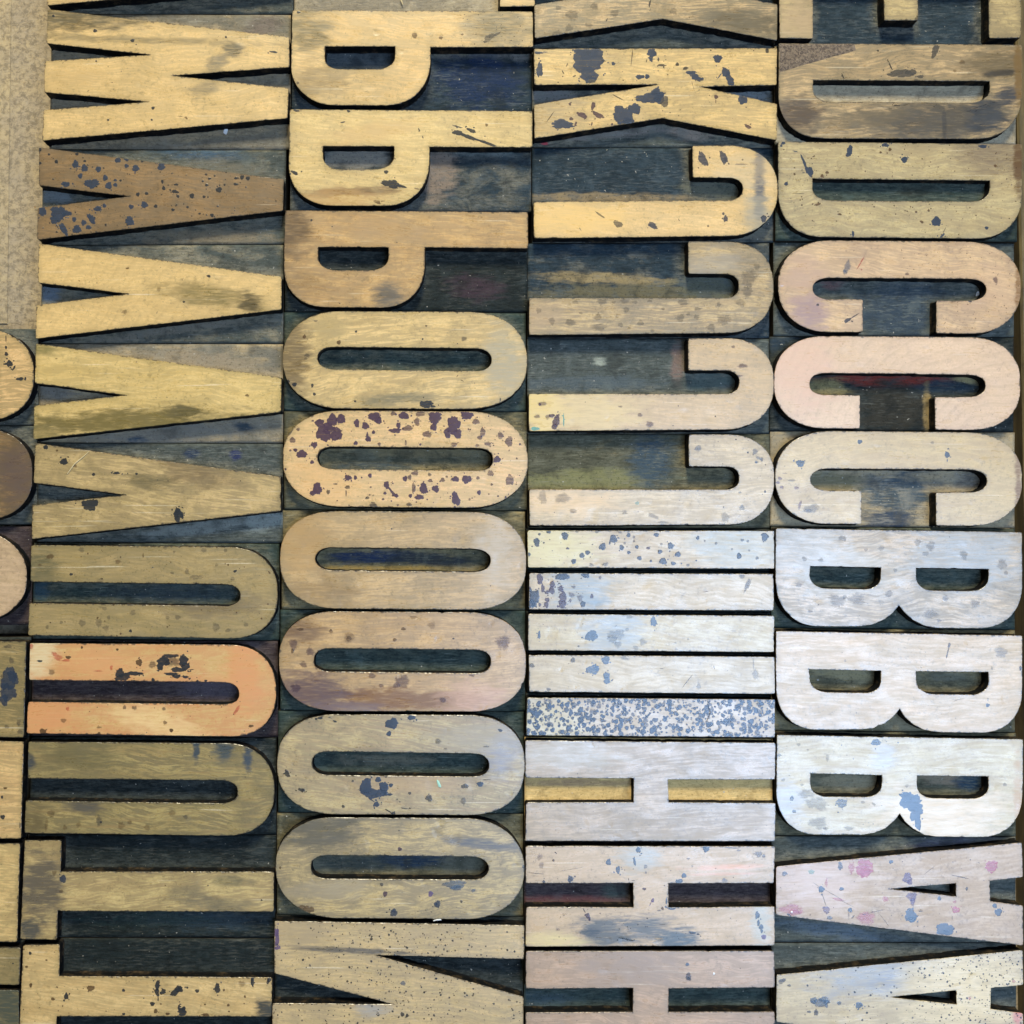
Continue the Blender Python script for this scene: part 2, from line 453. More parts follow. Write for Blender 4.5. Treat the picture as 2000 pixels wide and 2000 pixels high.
T['C'] = ((1511.6, 655, 1993, 838), [[(1511.6, 655, 90, 110), (1993, 657, 110, 90), (1993, 839, 90, 104), (1825.6, 838.5), (1825.6, 774), (1925, 774, 36, 22), (1925, 730.5, 22, 36), (1580.7, 728.5, 36, 22), (1580.7, 772, 22, 36), (1680, 772), (1680, 837), (1511.6, 837, 106, 92)]])
T['B'] = ((1515.5, 1032, 1997, 1226), [[(1515.5, 1031.6), (1997, 1035.7), (1996, 1227, 92, 88), (1828, 1227), (1804, 1222), (1783, 1211), (1767, 1197), (1756.5, 1182), (1745, 1197), (1728, 1210), (1706, 1220), (1680, 1224.5), (1515, 1224, 86, 95)],
          [(1582, 1106), (1582, 1150, 28, 38), (1721, 1150.5, 36, 28), (1721, 1107.4)],
          [(1790, 1108), (1790, 1152, 28, 38), (1930, 1152.5, 36, 28), (1930, 1108.7)]])
T['A'] = ((1516, 1646, 1998, 1845), [[(1516, 1693), (1996, 1646), (1998, 1713.5), (1934, 1720), (1934, 1759.6), (1998.5, 1768), (1998, 1845.5), (1516, 1786)],
          [(1737, 1736.8), (1867.5, 1751), (1867.5, 1725.7)]])
T['Z'] = ((0, 0, 470, 190), [[(0, 0), (70, 0), (70, 70), (400, 0), (470, 0), (470, 190), (400, 190), (400, 92), (70, 190), (0, 190)]])

# ground tones (a: ink film, b: bare patches)
GT = {'navy': ((0.019, 0.036, 0.050), (0.15, 0.145, 0.115)), 'slate': ((0.066, 0.080, 0.076), (0.25, 0.225, 0.16)),
      'tan': ((0.16, 0.150, 0.120), (0.38, 0.30, 0.18)), 'teal': ((0.030, 0.050, 0.046), (0.13, 0.125, 0.085)),
      'ochre': ((0.54, 0.365, 0.14), (0.62, 0.45, 0.20)), 'dark': ((0.012, 0.019, 0.020), (0.050, 0.056, 0.050)),
      'olive': ((0.085, 0.086, 0.058), (0.27, 0.21, 0.10)), 'plum': ((0.040, 0.028, 0.031), (0.10, 0.076, 0.064)),
      'pale': ((0.34, 0.29, 0.20), (0.46, 0.38, 0.25))}
# face wood tones (base, darker grain, rubbed-in stain)
WT = {'gold': ((0.66, 0.47, 0.215), (0.46, 0.31, 0.125), (0.24, 0.18, 0.075)),
      'yellow': ((0.64, 0.48, 0.195), (0.45, 0.32, 0.105), (0.22, 0.17, 0.06)),
      'honey': ((0.52, 0.35, 0.155), (0.36, 0.225, 0.088), (0.20, 0.135, 0.062)),
      'brown': ((0.26, 0.17, 0.08), (0.17, 0.105, 0.046), (0.10, 0.07, 0.036)),
      'olive': ((0.36, 0.275, 0.115), (0.25, 0.185, 0.072), (0.14, 0.115, 0.05)),
      'grey': ((0.50, 0.375, 0.195), (0.32, 0.235, 0.12), (0.15, 0.122, 0.072)),
      'pinky': ((0.58, 0.41, 0.25), (0.43, 0.29, 0.17), (0.25, 0.17, 0.11)),
      'pale': ((0.44, 0.335, 0.20), (0.335, 0.25, 0.145), (0.22, 0.175, 0.115)),
      'cream': ((0.53, 0.395, 0.22), (0.41, 0.30, 0.16), (0.25, 0.19, 0.115)),
      'orange': ((0.58, 0.385, 0.165), (0.46, 0.27, 0.095), (0.50, 0.20, 0.08)),
      'straw': ((0.53, 0.38, 0.175), (0.38, 0.265, 0.115), (0.19, 0.14, 0.062)),
      'pink': ((0.60, 0.43, 0.29), (0.48, 0.325, 0.215), (0.34, 0.23, 0.165)),
      'rose': ((0.47, 0.345, 0.22), (0.35, 0.25, 0.155), (0.22, 0.155, 0.095))}

BLOCKS = []
def blk(col, letter, x0, x1, ytl, ytr, ybl, ybr, wood, ground, label, amt=0.4, depth=5.4, stain=0.5, streak=0.55, rings=0.0, ringang=0.4, ang=None, x0b=None, x1b=None, **kw):
    BLOCKS.append(dict(col=col, letter=letter, quad=((x0, ytl), (x1, ytr), (x1 if x1b is None else x1b, ybr), (x0 if x0b is None else x0b, ybl)),
                       wood=wood, ground=ground, label=label, amt=amt, depth=depth, stain=stain, streak=streak, rings=rings,
                       ringang=ringang, ang=ang, kw=kw))

# column 0 (cut by the left edge of the picture)
blk(0, 'O', -408, 66, 640, 640, 823, 823, 'gold', 'slate', 'pale round-ended letter block below the bare board at the left edge, highest of three', rings=.3)
blk(0, 'O', -411, 63, 834, 834, 1017, 1017, 'brown', 'slate', 'dull grey-brown round-ended letter block at the left edge, middle of three round ones', stain=.8)
blk(0, 'O', -422, 52.5, 1034, 1034, 1216, 1216, 'pinky', 'plum', 'pale round-ended letter block at the left edge just above the wide black gap', stain=.25)
blk(0, 'Z', -425, 51.5, 1250, 1253, 1439, 1440, 'olive', 'dark', 'olive square-ended letter block with a blue-green ink blot at the left edge', x1b=46.6, stain=.6)
blk(0, 'Z', -430, 46, 1447, 1448, 1637, 1639, 'gold', 'dark', 'tan square-ended letter block with black ink dots at the left edge', x1b=41, stain=.4)
blk(0, 'Z', -437, 40, 1646, 1647.5, 1838, 1839, 'gold', 'dark', 'plain golden square-ended letter block with streaky grain at the left edge', x1b=33.6, stain=.4, rings=.4)
blk(0, 'I', -440, 39, 1850, 1851, 1922.5, 1923.7, 'olive', 'dark', 'narrow dull olive letter bar at the left edge, upper of the two', x1b=37.5, stain=.4)
blk(0, 'I', -440, 37.5, 1933, 1935, 2008, 2010, 'olive', 'dark', 'narrow greenish stained letter bar at the lower left corner', stain=.9)
# column 1
blk(1, 'W', 96, 570, -248, -246, 11, 13, 'gold', 'slate', 'letter W block cut by the top edge, only its lowest corner showing', stain=.3)
blk(1, 'W', 93, 565, 17.5, 18, 275.5, 277, 'gold', 'tan', 'whole letter W block of clean yellow wood, top of the left column', x0b=88, x1b=563, stain=.22, streak=.35, ang=.02, amt=.45)
blk(1, 'V', 74.5, 555.5, 288.5, 290, 468, 464.5, 'brown', 'slate', 'dark brown letter V block spattered all over with black ink dots', x0b=74, x1b=552.5, stain=.35, amt=.5)
blk(1, 'V', 74, 550, 475.5, 476, 661.5, 661.5, 'gold', 'slate', 'clean pale letter V block with curved growth rings, below the spattered brown V', x0b=71, stain=.15, rings=.5, ringang=.5, streak=.35, amt=.6)
blk(1, 'V', 68.5, 549.5, 671, 672, 858, 861, 'yellow', 'tan', 'bright yellow letter V block with an olive streak along its lower leg', x0b=66.5, stain=.25, streak=.45, amt=.6)
blk(1, 'V', 66, 549, 866, 867, 1053, 1056, 'straw', 'slate', 'greenish-tan letter V block with one big round black dot, lowest of the V blocks', x0b=63, stain=.5, amt=.35, rings=.3)
blk(1, 'U', 58, 542, 1064.5, 1066.8, 1244.6, 1249, 'olive', 'teal', 'dull olive letter U block with faint grey spots, directly below the V blocks', x0b=55, stain=.25, amt=.25)
blk(1, 'U', 55, 539, 1256, 1258, 1437, 1440, 'orange', 'plum', 'orange-tinted letter U block with black smears and red marks', x0b=52, stain=.3, rings=.35, ringang=.25, amt=.35, streak=.4)
blk(1, 'U', 53, 536, 1448.5, 1450, 1631, 1633.5, 'olive', 'dark', 'dark olive-green letter U block, lowest of the three U blocks', x0b=48.5, stain=.65, amt=.4, cross=1.6)
blk(1, 'T', 46.5, 536, 1641.5, 1641.5, 1835, 1837, 'straw', 'dark', 'brown letter T block with a faded grey patch on its crossbar', x0b=42, x1b=533, stain=.45, amt=.4)
blk(1, 'T', 43.5, 533, 1845.5, 1847, 2040, 2042, 'gold', 'dark', 'tan letter T block with black ink splashes on its stem, cut by the bottom edge', x0b=38, x1b=530, stain=.3, amt=.2)
# column 2
blk(2, 'L', 572, 1043, -172, -171, 11.5, 12, 'gold', 'pale', 'letter block with pale bare ground at the top edge above the P blocks', stain=.3, amt=.3, depth=6)
blk(2, 'P', 570, 1041, 19.4, 20.7, 205, 206.5, 'gold', 'navy', 'letter P block with deep blue ground and rough grey stem end, highest P', x0b=567, stain=.3, amt=.25, depth=5.6)
blk(2, 'P', 565.6, 1040, 213.5, 215, 401.7, 403, 'gold', 'navy', 'golden letter P block with a long black ink streak on its stem', x0b=564, stain=.22, amt=.6)
blk(2, 'P', 555.4, 1032, 410, 412, 600, 602, 'honey', 'dark', 'light brown letter P block with swirling grain, lowest of the P blocks', x0b=554, stain=.35, rings=.55, ringang=1.2, amt=.35)
blk(2, 'O', 552.5, 1029, 607.5, 609, 797, 798.5, 'gold', 'teal', 'yellow letter O block with few dots, topmost of the O blocks', stain=.4, amt=.2)
blk(2, 'O', 552.5, 1031, 802, 804, 991, 993, 'gold', 'olive', 'letter O block spattered heavily with purple-brown ink', stain=.2, amt=.35, streak=.35)
blk(2, 'O', 547.4, 1028, 998, 1000, 1189, 1191, 'straw', 'olive', 'plain tan letter O block with blue ink lying in its slot', stain=.35, amt=.65, streak=.5)
blk(2, 'O', 545, 1028, 1194, 1196, 1388, 1390, 'honey', 'teal', 'letter O block with a brown-purple burn along its lower side', stain=.3, amt=.1)
blk(2, 'O', 540.6, 1025, 1395, 1397, 1591, 1593, 'grey', 'teal', 'letter O block with a smeared blue-black blot below its slot', stain=.35, amt=.25, cross=1.4)
blk(2, 'O', 538, 1024, 1596.5, 1598.5, 1793.5, 1796, 'grey', 'olive', 'greyish letter O block with smoky stain, lowest of the O blocks', stain=.5, amt=.5)
blk(2, 'N', 536, 1025, 1799.5, 1803.6, 2030, 2034, 'cream', 'dark', 'letter N block peppered with tiny black specks at the bottom edge', x0b=533, x1b=1023, stain=.3, amt=.2)
# column 3
blk(3, 'K', 1044, 1518, -98, -97, 76, 78, 'grey', 'slate', 'greyish letter K block cut by the top edge, its splayed legs showing', stain=.7, amt=.25)
blk(3, 'K', 1043, 1517.5, 95.2, 94.6, 272, 273.5, 'gold', 'slate', 'letter K block splashed with large navy ink blots', stain=.35, amt=.4, streak=.4)
blk(3, 'J', 1042.7, 1518.6, 284.6, 284.8, 463.8, 461.3, 'gold', 'navy', 'golden letter J block with clean stem and deep blue ground, topmost of the J blocks', stain=.15, streak=.4, amt=.3)
blk(3, 'J', 1033.6, 1510.5, 472, 472.5, 653, 651.5, 'grey', 'navy', 'letter J block covered with faded grey spots, second of the J blocks', stain=.5, amt=.5)
blk(3, 'J', 1033, 1511, 660, 660.5, 841, 840.5, 'cream', 'slate', 'pale letter J block with small purple marks at its stem end', stain=.22, rings=.3, ringang=.1, amt=.25, streak=.35)
blk(3, 'J', 1034, 1512, 848.3, 848.6, 1027, 1026.5, 'cream', 'olive', 'pinkish pale letter J block with olive-brown ground, lowest of the J blocks', stain=.3, amt=.4, streak=.35)
blk(3, 'I', 1031, 1511.6, 1035.7, 1037.5, 1108, 1110.8, 'cream', 'dark', 'letter I bar sprinkled with round blue-grey dots, highest of the five bars', stain=.25)
blk(3, 'I', 1033, 1511.6, 1119, 1121, 1190, 1192, 'cream', 'dark', 'letter I bar with purple spots crowded at its left end', stain=.2)
blk(3, 'I', 1031.6, 1512, 1199, 1202.4, 1270, 1273.5, 'cream', 'dark', 'whitish letter I bar with a light blue smear in its middle', stain=.15)
blk(3, 'I', 1033, 1513, 1279.5, 1283, 1351.4, 1356, 'cream', 'dark', 'whitish letter I bar with a cluster of three blue blots', stain=.2)
blk(3, 'I', 1030, 1513.5, 1361.8, 1365.7, 1437, 1440.7, 'pale', 'dark', 'letter I bar mottled all over with blue ink, lowest of the five bars', x0b=1028, stain=.1)
blk(3, 'H', 1026.7, 1514, 1446, 1450, 1641.8, 1643.6, 'pale', 'ochre', 'clean silvery letter H block with bare yellow wood in its slots', stain=.35, amt=.5, depth=3.6, streak=.3)
blk(3, 'H', 1027, 1513, 1652, 1652.7, 1847.6, 1846.3, 'cream', 'plum', 'cream letter H block with many blue ink drops and grey smears', stain=.15, amt=.4, streak=.3)
blk(3, 'H', 1026.7, 1513, 1858, 1856.4, 2053, 2052, 'rose', 'teal', 'dull rosy letter H block cut by the bottom edge', stain=.35, amt=.3)
# column 4
blk(4, 'E', 1521, 1995, -106, -106, 75, 75, 'grey', 'navy', 'letter E block with blue ground cut by the top edge, three arm ends showing', stain=.4, amt=.1, depth=6)
blk(4, 'D', 1520.7, 1996, 85, 85, 271, 271.5, 'grey', 'pale', 'letter D block with a rough chipped corner and sooty lower side', stain=.55, depth=4.4, amt=.4, streak=.7)
blk(4, 'D', 1520.7, 1996, 276.4, 279, 463.5, 465, 'grey', 'teal', 'letter D block with fine brown specks and small navy blots', stain=.25, depth=3.4, amt=.35)
blk(4, 'C', 1519.4, 1994, 468.4, 470.5, 649, 651.5, 'pinky', 'slate', 'brownish pink letter C block with dark blue ground, highest of the C blocks', stain=.35, amt=.15)
blk(4, 'C', 1511.6, 1993, 655, 657, 837, 839.5, 'pink', 'dark', 'clean rosy cream letter C block with red ink in its slot', stain=.06, rings=.6, ringang=.75, streak=.25, amt=.5, cross=.2)
blk(4, 'C', 1513.5, 1996, 841, 843, 1024, 1026.5, 'cream', 'tan', 'silvery white letter C block with tan ground, lowest of the C blocks', stain=.15, amt=.75)
blk(4, 'B', 1515.5, 1997, 1031.6, 1035.7, 1224, 1227.5, 'grey', 'teal', 'grey spotted letter B block, highest of the B blocks', stain=.4, amt=.2)
blk(4, 'B', 1515.5, 1997.4, 1233, 1237.6, 1427, 1431, 'cream', 'olive', 'clean silvery letter B block, middle of the B blocks', stain=.15, amt=.6)
blk(4, 'B', 1516.8, 1998, 1436, 1440, 1631.5, 1635, 'cream', 'olive', 'pale letter B block with a large sky-blue ink blot, lowest of the B blocks', stain=.12, amt=.35)
blk(4, 'A', 1516, 1998, 1646, 1646, 1845, 1846, 'rose', 'slate', 'letter A block with pink and blue ink spots', stain=.15, amt=.1, streak=.25, rough=.38)
blk(4, 'A', 1516, 1999, 1856, 1855.5, 2056, 2058, 'cream', 'slate', 'letter A block peppered with fine black specks at the bottom right', stain=.25, amt=.25, streak=.3)

# ------------------------------------------------------------------ ink marks (tile, x, y, rx, ry, [angle], ink, opacity) measured in 3.864x enlargements
Z = 3.864
BLOTS = []; SMUDGES = []
def B(tile, ink, op, items):
    ox, oy = tile[0] * 500, tile[1] * 500
    for it in items:
        x, y, rx, ry = it[:4]; a = it[4] if len(it) > 4 else 0
        g_ = 1.15 if min(rx, ry) > 6 else 1.0
        BLOTS.append((ox + x / Z, oy + y / Z, rx / Z * g_, ry / Z * g_, a, ink, op))
def M(tile, part, items):
    ox, oy = tile[0] * 500, tile[1] * 500
    for (x, y, rx, ry, a, c, s) in items:
        SMUDGES.append((ox + x / Z, oy + y / Z, rx / Z, ry / Z, a, c, s, part))

t = (0, 0)
B(t, 'k', .95, [(403,120,10,9),(718,232,15,11),(1000,306,14,11),(1028,337,6,5),(726,461,7,7),(1155,815,12,11),(816,905,9,7),(1145,904,8,7),(1705,280,8,8),(1638,302,4,4),(915,537,5,4)])
B(t, 'o', .7, [(1405,890,12,8,30),(1365,878,14,3,5)])
B(t, 'n', .95, [(570,1240,24,26),(637,1268,24,24),(742,1277,20,20),(889,1209,20,20),(955,1198,19,17),(955,1252,16,14),(1024,1270,26,22),(1217,1256,26,28),(606,1328,16,18),(692,1385,50,32),(820,1402,24,24),(795,1342,18,20),(495,1390,30,18),(440,1610,55,50),(500,1610,40,18),(320,1590,24,40),(410,1660,30,25),(480,1730,20,50,-35),(580,1730,28,30),(632,1680,18,20),(560,1655,16,16),(690,1650,20,40,-40),(668,1715,18,16),(978,1668,30,32),(738,1575,28,17),(787,1552,14,14),(990,1560,18,16),(1090,1545,25,22),(870,1395,15,13),(870,1360,12,9)])
B(t, 'k', .9, [(1175,1556,12,13),(1322,1446,24,12,10),(1448,1478,17,17),(1343,1482,11,10),(1040,1467,13,14),(1106,1460,12,12),(1652,1431,22,18),(1827,1338,14,16),(1870,1345,16,14),(1780,1390,18,9),(1780,1345,11,10),(1582,1348,12,8),(1530,1367,8,8),(1560,1396,12,10),(1540,1485,12,9),(1415,1563,9,9),(1305,1583,12,10),(1600,1625,12,14),(1330,1393,15,8),(1225,1370,9,14),(1235,1420,12,16),(1385,1250,13,9),(1072,1216,9,10),(910,1362,9,8),(580,1163,12,10),(640,1215,10,8),(300,1130,12,14),(298,1232,14,12),(425,1220,11,14),(370,1165,9,8)])
M(t, 'f', [(560,150,380,70,2,(.12,.095,.04),.62),(1770,370,70,50,0,(.13,.12,.08),.6),(1640,480,100,40,-40,(.17,.16,.12),.45),(1560,660,110,45,-20,(.2,.18,.12),.4),(420,600,400,60,-4,(.45,.31,.13),.3),(1000,300,800,20,2,(.25,.2,.09),.45)])
M(t, 'g', [(1500,1150,300,50,5,(.05,.09,.14),.6),(1700,1280,250,60,5,(.14,.13,.10),.6),(1600,1800,400,60,0,(.22,.18,.12),.6),(400,1470,120,60,0,(.17,.2,.22),.8)])
t = (1, 0)
B(t, 'k', .9, [(133,392,28,8,10),(262,245,13,12),(322,92,14,8),(305,835,22,8,10),(698,838,14,9,20),(655,922,20,6,-10),(1231,980,5,16,-25),(1258,1035,4,12,-20),(1625,985,34,13,20),(1520,955,40,5,15),(1525,1003,40,18,10),(1610,1035,70,13,22),(1730,1075,85,10,20),(982,1298,15,13),(1020,1388,65,28,6),(1095,1405,35,11,10),(290,1303,30,11,25),(418,1662,8,8),(575,1711,6,5),(1064,1830,5,5)])
B(t, 'o', .65, [(1197,268,20,19),(1395,285,14,12),(1557,260,9,8),(915,1525,28,11,25),(1045,1195,16,6,40),(1740,943,9,12,-15),(1215,1425,20,6,10)])
B(t, 'g', .6, [(1760,285,48,20,-35),(1820,255,30,9,-30),(315,625,10,10)])
M(t, 'f', [(400,240,140,120,0,(.24,.19,.085),.6),(1830,200,220,130,0,(.23,.2,.12),.55),(450,620,220,90,-12,(.3,.22,.1),.45),(700,1450,300,26,-3,(.16,.09,.035),.65),(600,1500,260,60,-3,(.4,.24,.09),.5),(280,1750,110,150,0,(.16,.10,.05),.6),(1000,1750,300,70,3,(.33,.22,.11),.4),(900,1000,300,60,-10,(.5,.33,.14),.4)])
M(t, 'g', [(1380,1300,110,170,10,(.22,.17,.13),.85),(1700,1130,260,40,0,(.14,.17,.17),.6),(1600,400,350,30,0,(.17,.16,.12),.8),(1700,600,260,160,0,(.008,.022,.062),.8),(900,30,500,80,0,(.17,.155,.125),.5),(60,180,140,60,-25,(.16,.13,.11),.6),(780,440,240,70,0,(.075,.09,.10),.9),(770,1190,240,70,0,(.26,.235,.19),.95)])
t = (2, 0)
B(t, 'g', .4, [(455,115,50,42),(620,45,30,28),(775,100,36,30),(1215,85,36,26),(580,190,30,20),(430,210,30,30),(345,250,40,24),(350,60,24,18)])
B(t, 'k', .8, [(1040,25,7,26,12),(1520,158,7,5),(715,150,4,16,25)])
B(t, 'n', .95, [(565,460,100,88),(575,400,70,45),(580,560,60,50),(590,600,42,24),(490,385,24,16),(640,400,45,35),(208,528,22,52),(200,398,30,10),(250,393,20,4),(1055,395,32,34),(1050,440,13,26),(765,480,14,12),(965,580,30,16),(1020,578,17,16),(1350,548,34,14),(1390,585,38,22,25),(1436,596,12,11),(1552,442,28,29),(1612,545,30,30),(1645,605,24,48,-25),(1565,575,26,5,-55),(1050,735,95,40,-8),(1085,695,35,26,-15),(835,870,70,60),(925,820,44,36),(880,915,45,25),(380,938,75,32),(1740,755,32,30),(1112,740,40,40)])
B(t, 'p', .75, [(530,870,42,17,27),(650,868,48,16,28),(612,800,15,28,15),(447,897,14,12),(1540,730,14,16),(1538,765,4,14),(1780,955,26,12,25),(480,935,7,20,20),(602,935,6,16,10),(437,785,9,11),(755,938,9,9)])
B(t, 'k', .85, [(800,735,52,4,28),(905,430,3,78,6),(830,370,36,6),(690,460,22,4,5),(385,545,18,5,60),(383,577,6,6),(348,621,6,5),(415,490,4,16,20),(1105,450,7,12),(1130,492,30,8),(1247,485,12,13),(1310,515,20,10,-10),(1015,460,4,12,15),(840,605,5,5),(1175,562,5,5),(470,575,14,6,-30),(1365,645,2,32,-15),(290,880,3,55,35),(1137,836,5,5),(1193,850,5,5),(1500,380,8,6),(1925,380,12,20)])
B(t, 'g', .8, [(1150,768,30,36),(600,612,28,14)])
B(t, 'n', .8, [(1440,1200,26,56,-22),(1597,1190,24,48,-25),(1900,1650,20,24),(1612,1650,16,22),(1595,1612,9,10),(1062,1702,34,20,30)])
B(t, 'g', .6, [(1730,1240,55,5),(800,1690,36,20,30),(665,1622,38,7,35),(1480,1705,8,8),(515,1730,4,16,-35),(1260,1660,4,12,-30),(1740,1205,7,7)])
M(t, 'f', [(1750,160,300,70,6,(.17,.14,.085),.7),(1865,1400,38,210,0,(.06,.08,.13),.75),(300,850,220,100,-10,(.3,.23,.13),.4),(1850,1600,80,150,0,(.3,.27,.2),.5),(1750,1300,200,100,0,(.5,.4,.25),.35),(500,1650,350,90,0,(.68,.45,.16),.5)])
M(t, 'g', [(290,672,40,18,0,(.5,.03,.02),.9),(245,1075,20,12,0,(.5,.03,.06),.8),(1320,1000,120,40,15,(.3,.24,.19),.85),(800,1010,350,24,-6,(.2,.18,.16),.6),(300,720,200,50,0,(.17,.17,.165),.8),(1830,700,150,60,0,(.17,.19,.2),.8),(1550,1430,200,60,0,(.12,.12,.085),.85),(700,1490,500,25,0,(.24,.18,.10),.7),(60,420,150,30,0,(.15,.15,.14),.6),(1850,1760,100,60,0,(.17,.16,.12),.6)])
t = (3, 0)
B(t, 'g', .75, [(1260,385,22,50,16),(1005,555,88,28),(1080,545,40,20),(1150,578,24,10)])
B(t, 'k', .85, [(925,500,6,32,-25),(905,458,4,14,-20),(970,797,26,5),(565,575,5,24,-25),(830,382,9,7)])
B(t, 'o', .35, [(1465,470,24,18),(1410,535,12,10)])
B(t, 'n', .95, [(618,1132,20,34,12),(605,1168,18,16),(1030,1205,22,22),(1270,1672,34,32),(312,1292,24,38,-25),(270,1220,9,50,-22),(205,1142,24,4,12),(1650,1720,13,11),(1620,1105,28,13),(885,1095,26,13),(137,1387,14,12),(642,1765,9,22),(1315,1778,24,7,-45),(115,1080,14,11),(100,1100,9,9)])
B(t, 'o', .9, [(375,1543,22,8,-15),(255,1548,7,7),(200,1314,8,9),(446,1302,12,10),(408,1328,12,12),(850,1150,9,7),(920,1128,10,12),(900,1155,7,6),(1715,1252,10,10),(1118,1600,9,8),(1160,1675,14,9,40),(1212,1590,9,8),(540,1617,14,7),(345,1180,12,6,-30)])
B(t, 'g', .7, [(230,1460,55,2.5,2),(1330,1740,3,30,28)])
M(t, 'f', [(1300,900,480,110,-3,(.10,.09,.075),.8),(1650,880,120,90,0,(.05,.06,.075),.75),(1820,720,70,50,0,(.05,.06,.08),.85),(1330,900,14,100,0,(.06,.06,.06),.6),(230,870,150,110,10,(.11,.08,.06),.75),(1750,470,260,90,-3,(.2,.15,.08),.6),(1770,550,130,18,-5,(.06,.05,.04),.8),(700,900,300,50,-8,(.2,.16,.10),.5),(1700,1180,240,110,0,(.25,.18,.12),.5),(1890,1200,30,200,0,(.16,.08,.025),.8),(1890,500,26,260,0,(.25,.15,.05),.7),(250,150,160,130,0,(.40,.29,.17),.5)])
M(t, 'g', [(1100,1440,120,30,0,(.02,.025,.02),.6)])
t = (0, 1)
B(t, 'k', .95, [(1575,152,15,9,25),(1388,346,9,7),(732,204,4,4),(345,1443,16,17),(482,1552,26,24),(508,1645,6,5),(706,1648,12,11),(880,1638,24,9),(964,1641,5,6),(1030,1644,9,9),(1815,1697,5,5),(678,1875,54,42),(1340,1930,22,30),(1190,1690,3,5),(1268,1697,4,5)])
B(t, 'k', .9, [(45,625,4,30),(45,690,8,13),(48,740,13,14),(72,812,24,22),(40,815,14,7),(105,845,7,20,30),(150,928,27,12),(190,930,7,10),(52,775,9,6)])
B(t, 'o', .6, [(564,1586,16,11),(962,92,12,7),(598,188,6,6),(430,1468,9,7),(425,775,10,5),(1865,1052,14,9),(1030,800,3,10,25)])
B(t, 'o', .3, [(940,423,26,18),(1200,250,18,18)])
M(t, 'f', [(900,1240,620,60,-3,(.22,.17,.045),.75),(1400,1180,130,40,0,(.15,.12,.04),.6),(1600,300,350,60,8,(.3,.23,.08),.55),(1880,350,70,50,0,(.12,.09,.035),.7),(330,710,110,30,10,(.25,.22,.07),.5),(1150,1700,150,50,10,(.2,.16,.07),.55),(1500,1650,250,60,10,(.22,.15,.07),.45),(120,1650,130,160,0,(.16,.11,.09),.6),(330,1330,120,60,0,(.25,.2,.07),.5)])
M(t, 'g', [(1300,560,500,24,-8,(.17,.16,.13),.7),(1500,780,350,50,6,(.27,.22,.15),.7),(1300,1350,500,60,-6,(.2,.19,.16),.7),(1030,1390,60,22,0,(.02,.05,.09),.9),(1780,1500,40,28,0,(.02,.03,.10),.8),(1450,1490,50,24,0,(.02,.035,.07),.7),(430,1020,110,40,0,(.19,.185,.165),.7),(350,290,90,50,0,(.13,.17,.22),.8),(1850,1290,60,22,0,(.03,.05,.07),.8)])
t = (1, 1)
M(t, 'f', [(1000,300,85,70,0,(.16,.14,.11),.75),(280,760,110,230,0,(.24,.165,.07),.65),(1050,1080,240,30,-3,(.28,.24,.13),.6),(1870,800,120,200,0,(.33,.29,.2),.55),(560,530,100,80,0,(.36,.27,.12),.45),(350,200,180,70,10,(.3,.19,.09),.4),(500,1720,200,120,20,(.62,.38,.16),.4)])
B(t, 'k', .9, [(632,357,6,5),(755,570,8,9),(1257,627,7,7),(1520,661,5,5),(290,970,18,14),(425,978,9,14),(440,1042,11,10),(748,1096,9,7),(1285,1118,48,26),(1335,1135,18,9),(243,945,12,10),(1843,1085,5,18),(1650,960,4,4),(655,1110,4,4)])
B(t, 'o', .8, [(625,652,15,15),(365,608,12,14),(1285,527,8,7),(1520,905,3,14,35),(1555,940,14,2.5,30)])
B(t, 'g', .55, [(1570,625,25,16),(385,750,22,14),(375,775,14,8),(450,490,14,8),(340,1020,20,5,10)])
B(t, 'p', .95, [(510,1340,50,58),(575,1240,38,42),(605,1345,42,48),(640,1230,34,32),(480,1260,35,26),(545,1300,40,40),(760,1262,20,28),(826,1282,24,26),(895,1215,45,32),(925,1240,24,24),(848,1382,20,20),(752,1412,15,14),(887,1330,13,12),(1050,1318,40,18),(1075,1280,14,25),(1115,1205,35,26),(1350,1220,40,48),(1340,1290,25,25),(1490,1275,46,58),(1445,1335,25,35),(1520,1340,28,35),(1590,1200,42,32),(440,1425,24,19),(345,1495,36,28),(297,1465,14,13),(423,1555,13,14),(463,1755,34,38),(695,1673,25,19),(750,1672,12,15),(860,1657,13,16),(985,1728,20,26),(1030,1785,10,48,-38),(1060,1808,14,13),(1125,1680,18,18),(1265,1755,28,40,-20),(1355,1757,25,24),(1505,1683,26,20),(1590,1685,32,30),(1683,1785,15,16),(1510,1840,28,42,-10),(1495,1800,14,24,-5),(1165,1810,13,13),(1232,1820,34,17),(973,1790,12,10),(1820,1535,24,24),(430,1790,25,16),(840,1355,8,24)])
B(t, 'p', .65, [(1145,1300,35,20),(1215,1250,20,28),(1290,1345,30,22),(1660,1250,24,20),(1710,1330,20,30),(1690,1370,18,16),(1750,1418,22,16),(1845,1355,20,24),(1495,1423,20,16),(275,1390,20,20),(1190,1750,14,34),(1315,1695,18,12),(1408,1690,17,14),(1675,1675,12,12),(1770,1640,22,20),(1910,1400,25,38),(1915,1690,28,38),(1200,1640,24,18),(1240,1190,34,20),(1035,1190,20,14),(930,1420,12,12),(318,1308,12,12),(1670,1430,14,10),(1160,1670,14,18),(1070,1880,9,8),(1130,1410,8,18)])
B(t, 'k', .6, [(885,1880,25,18),(690,1745,20,12),(680,1790,6,25),(545,1780,14,16),(600,1720,20,6),(840,1825,14,10),(885,1805,8,6),(1155,1875,20,12),(1440,1665,9,8),(1310,1650,14,10)])
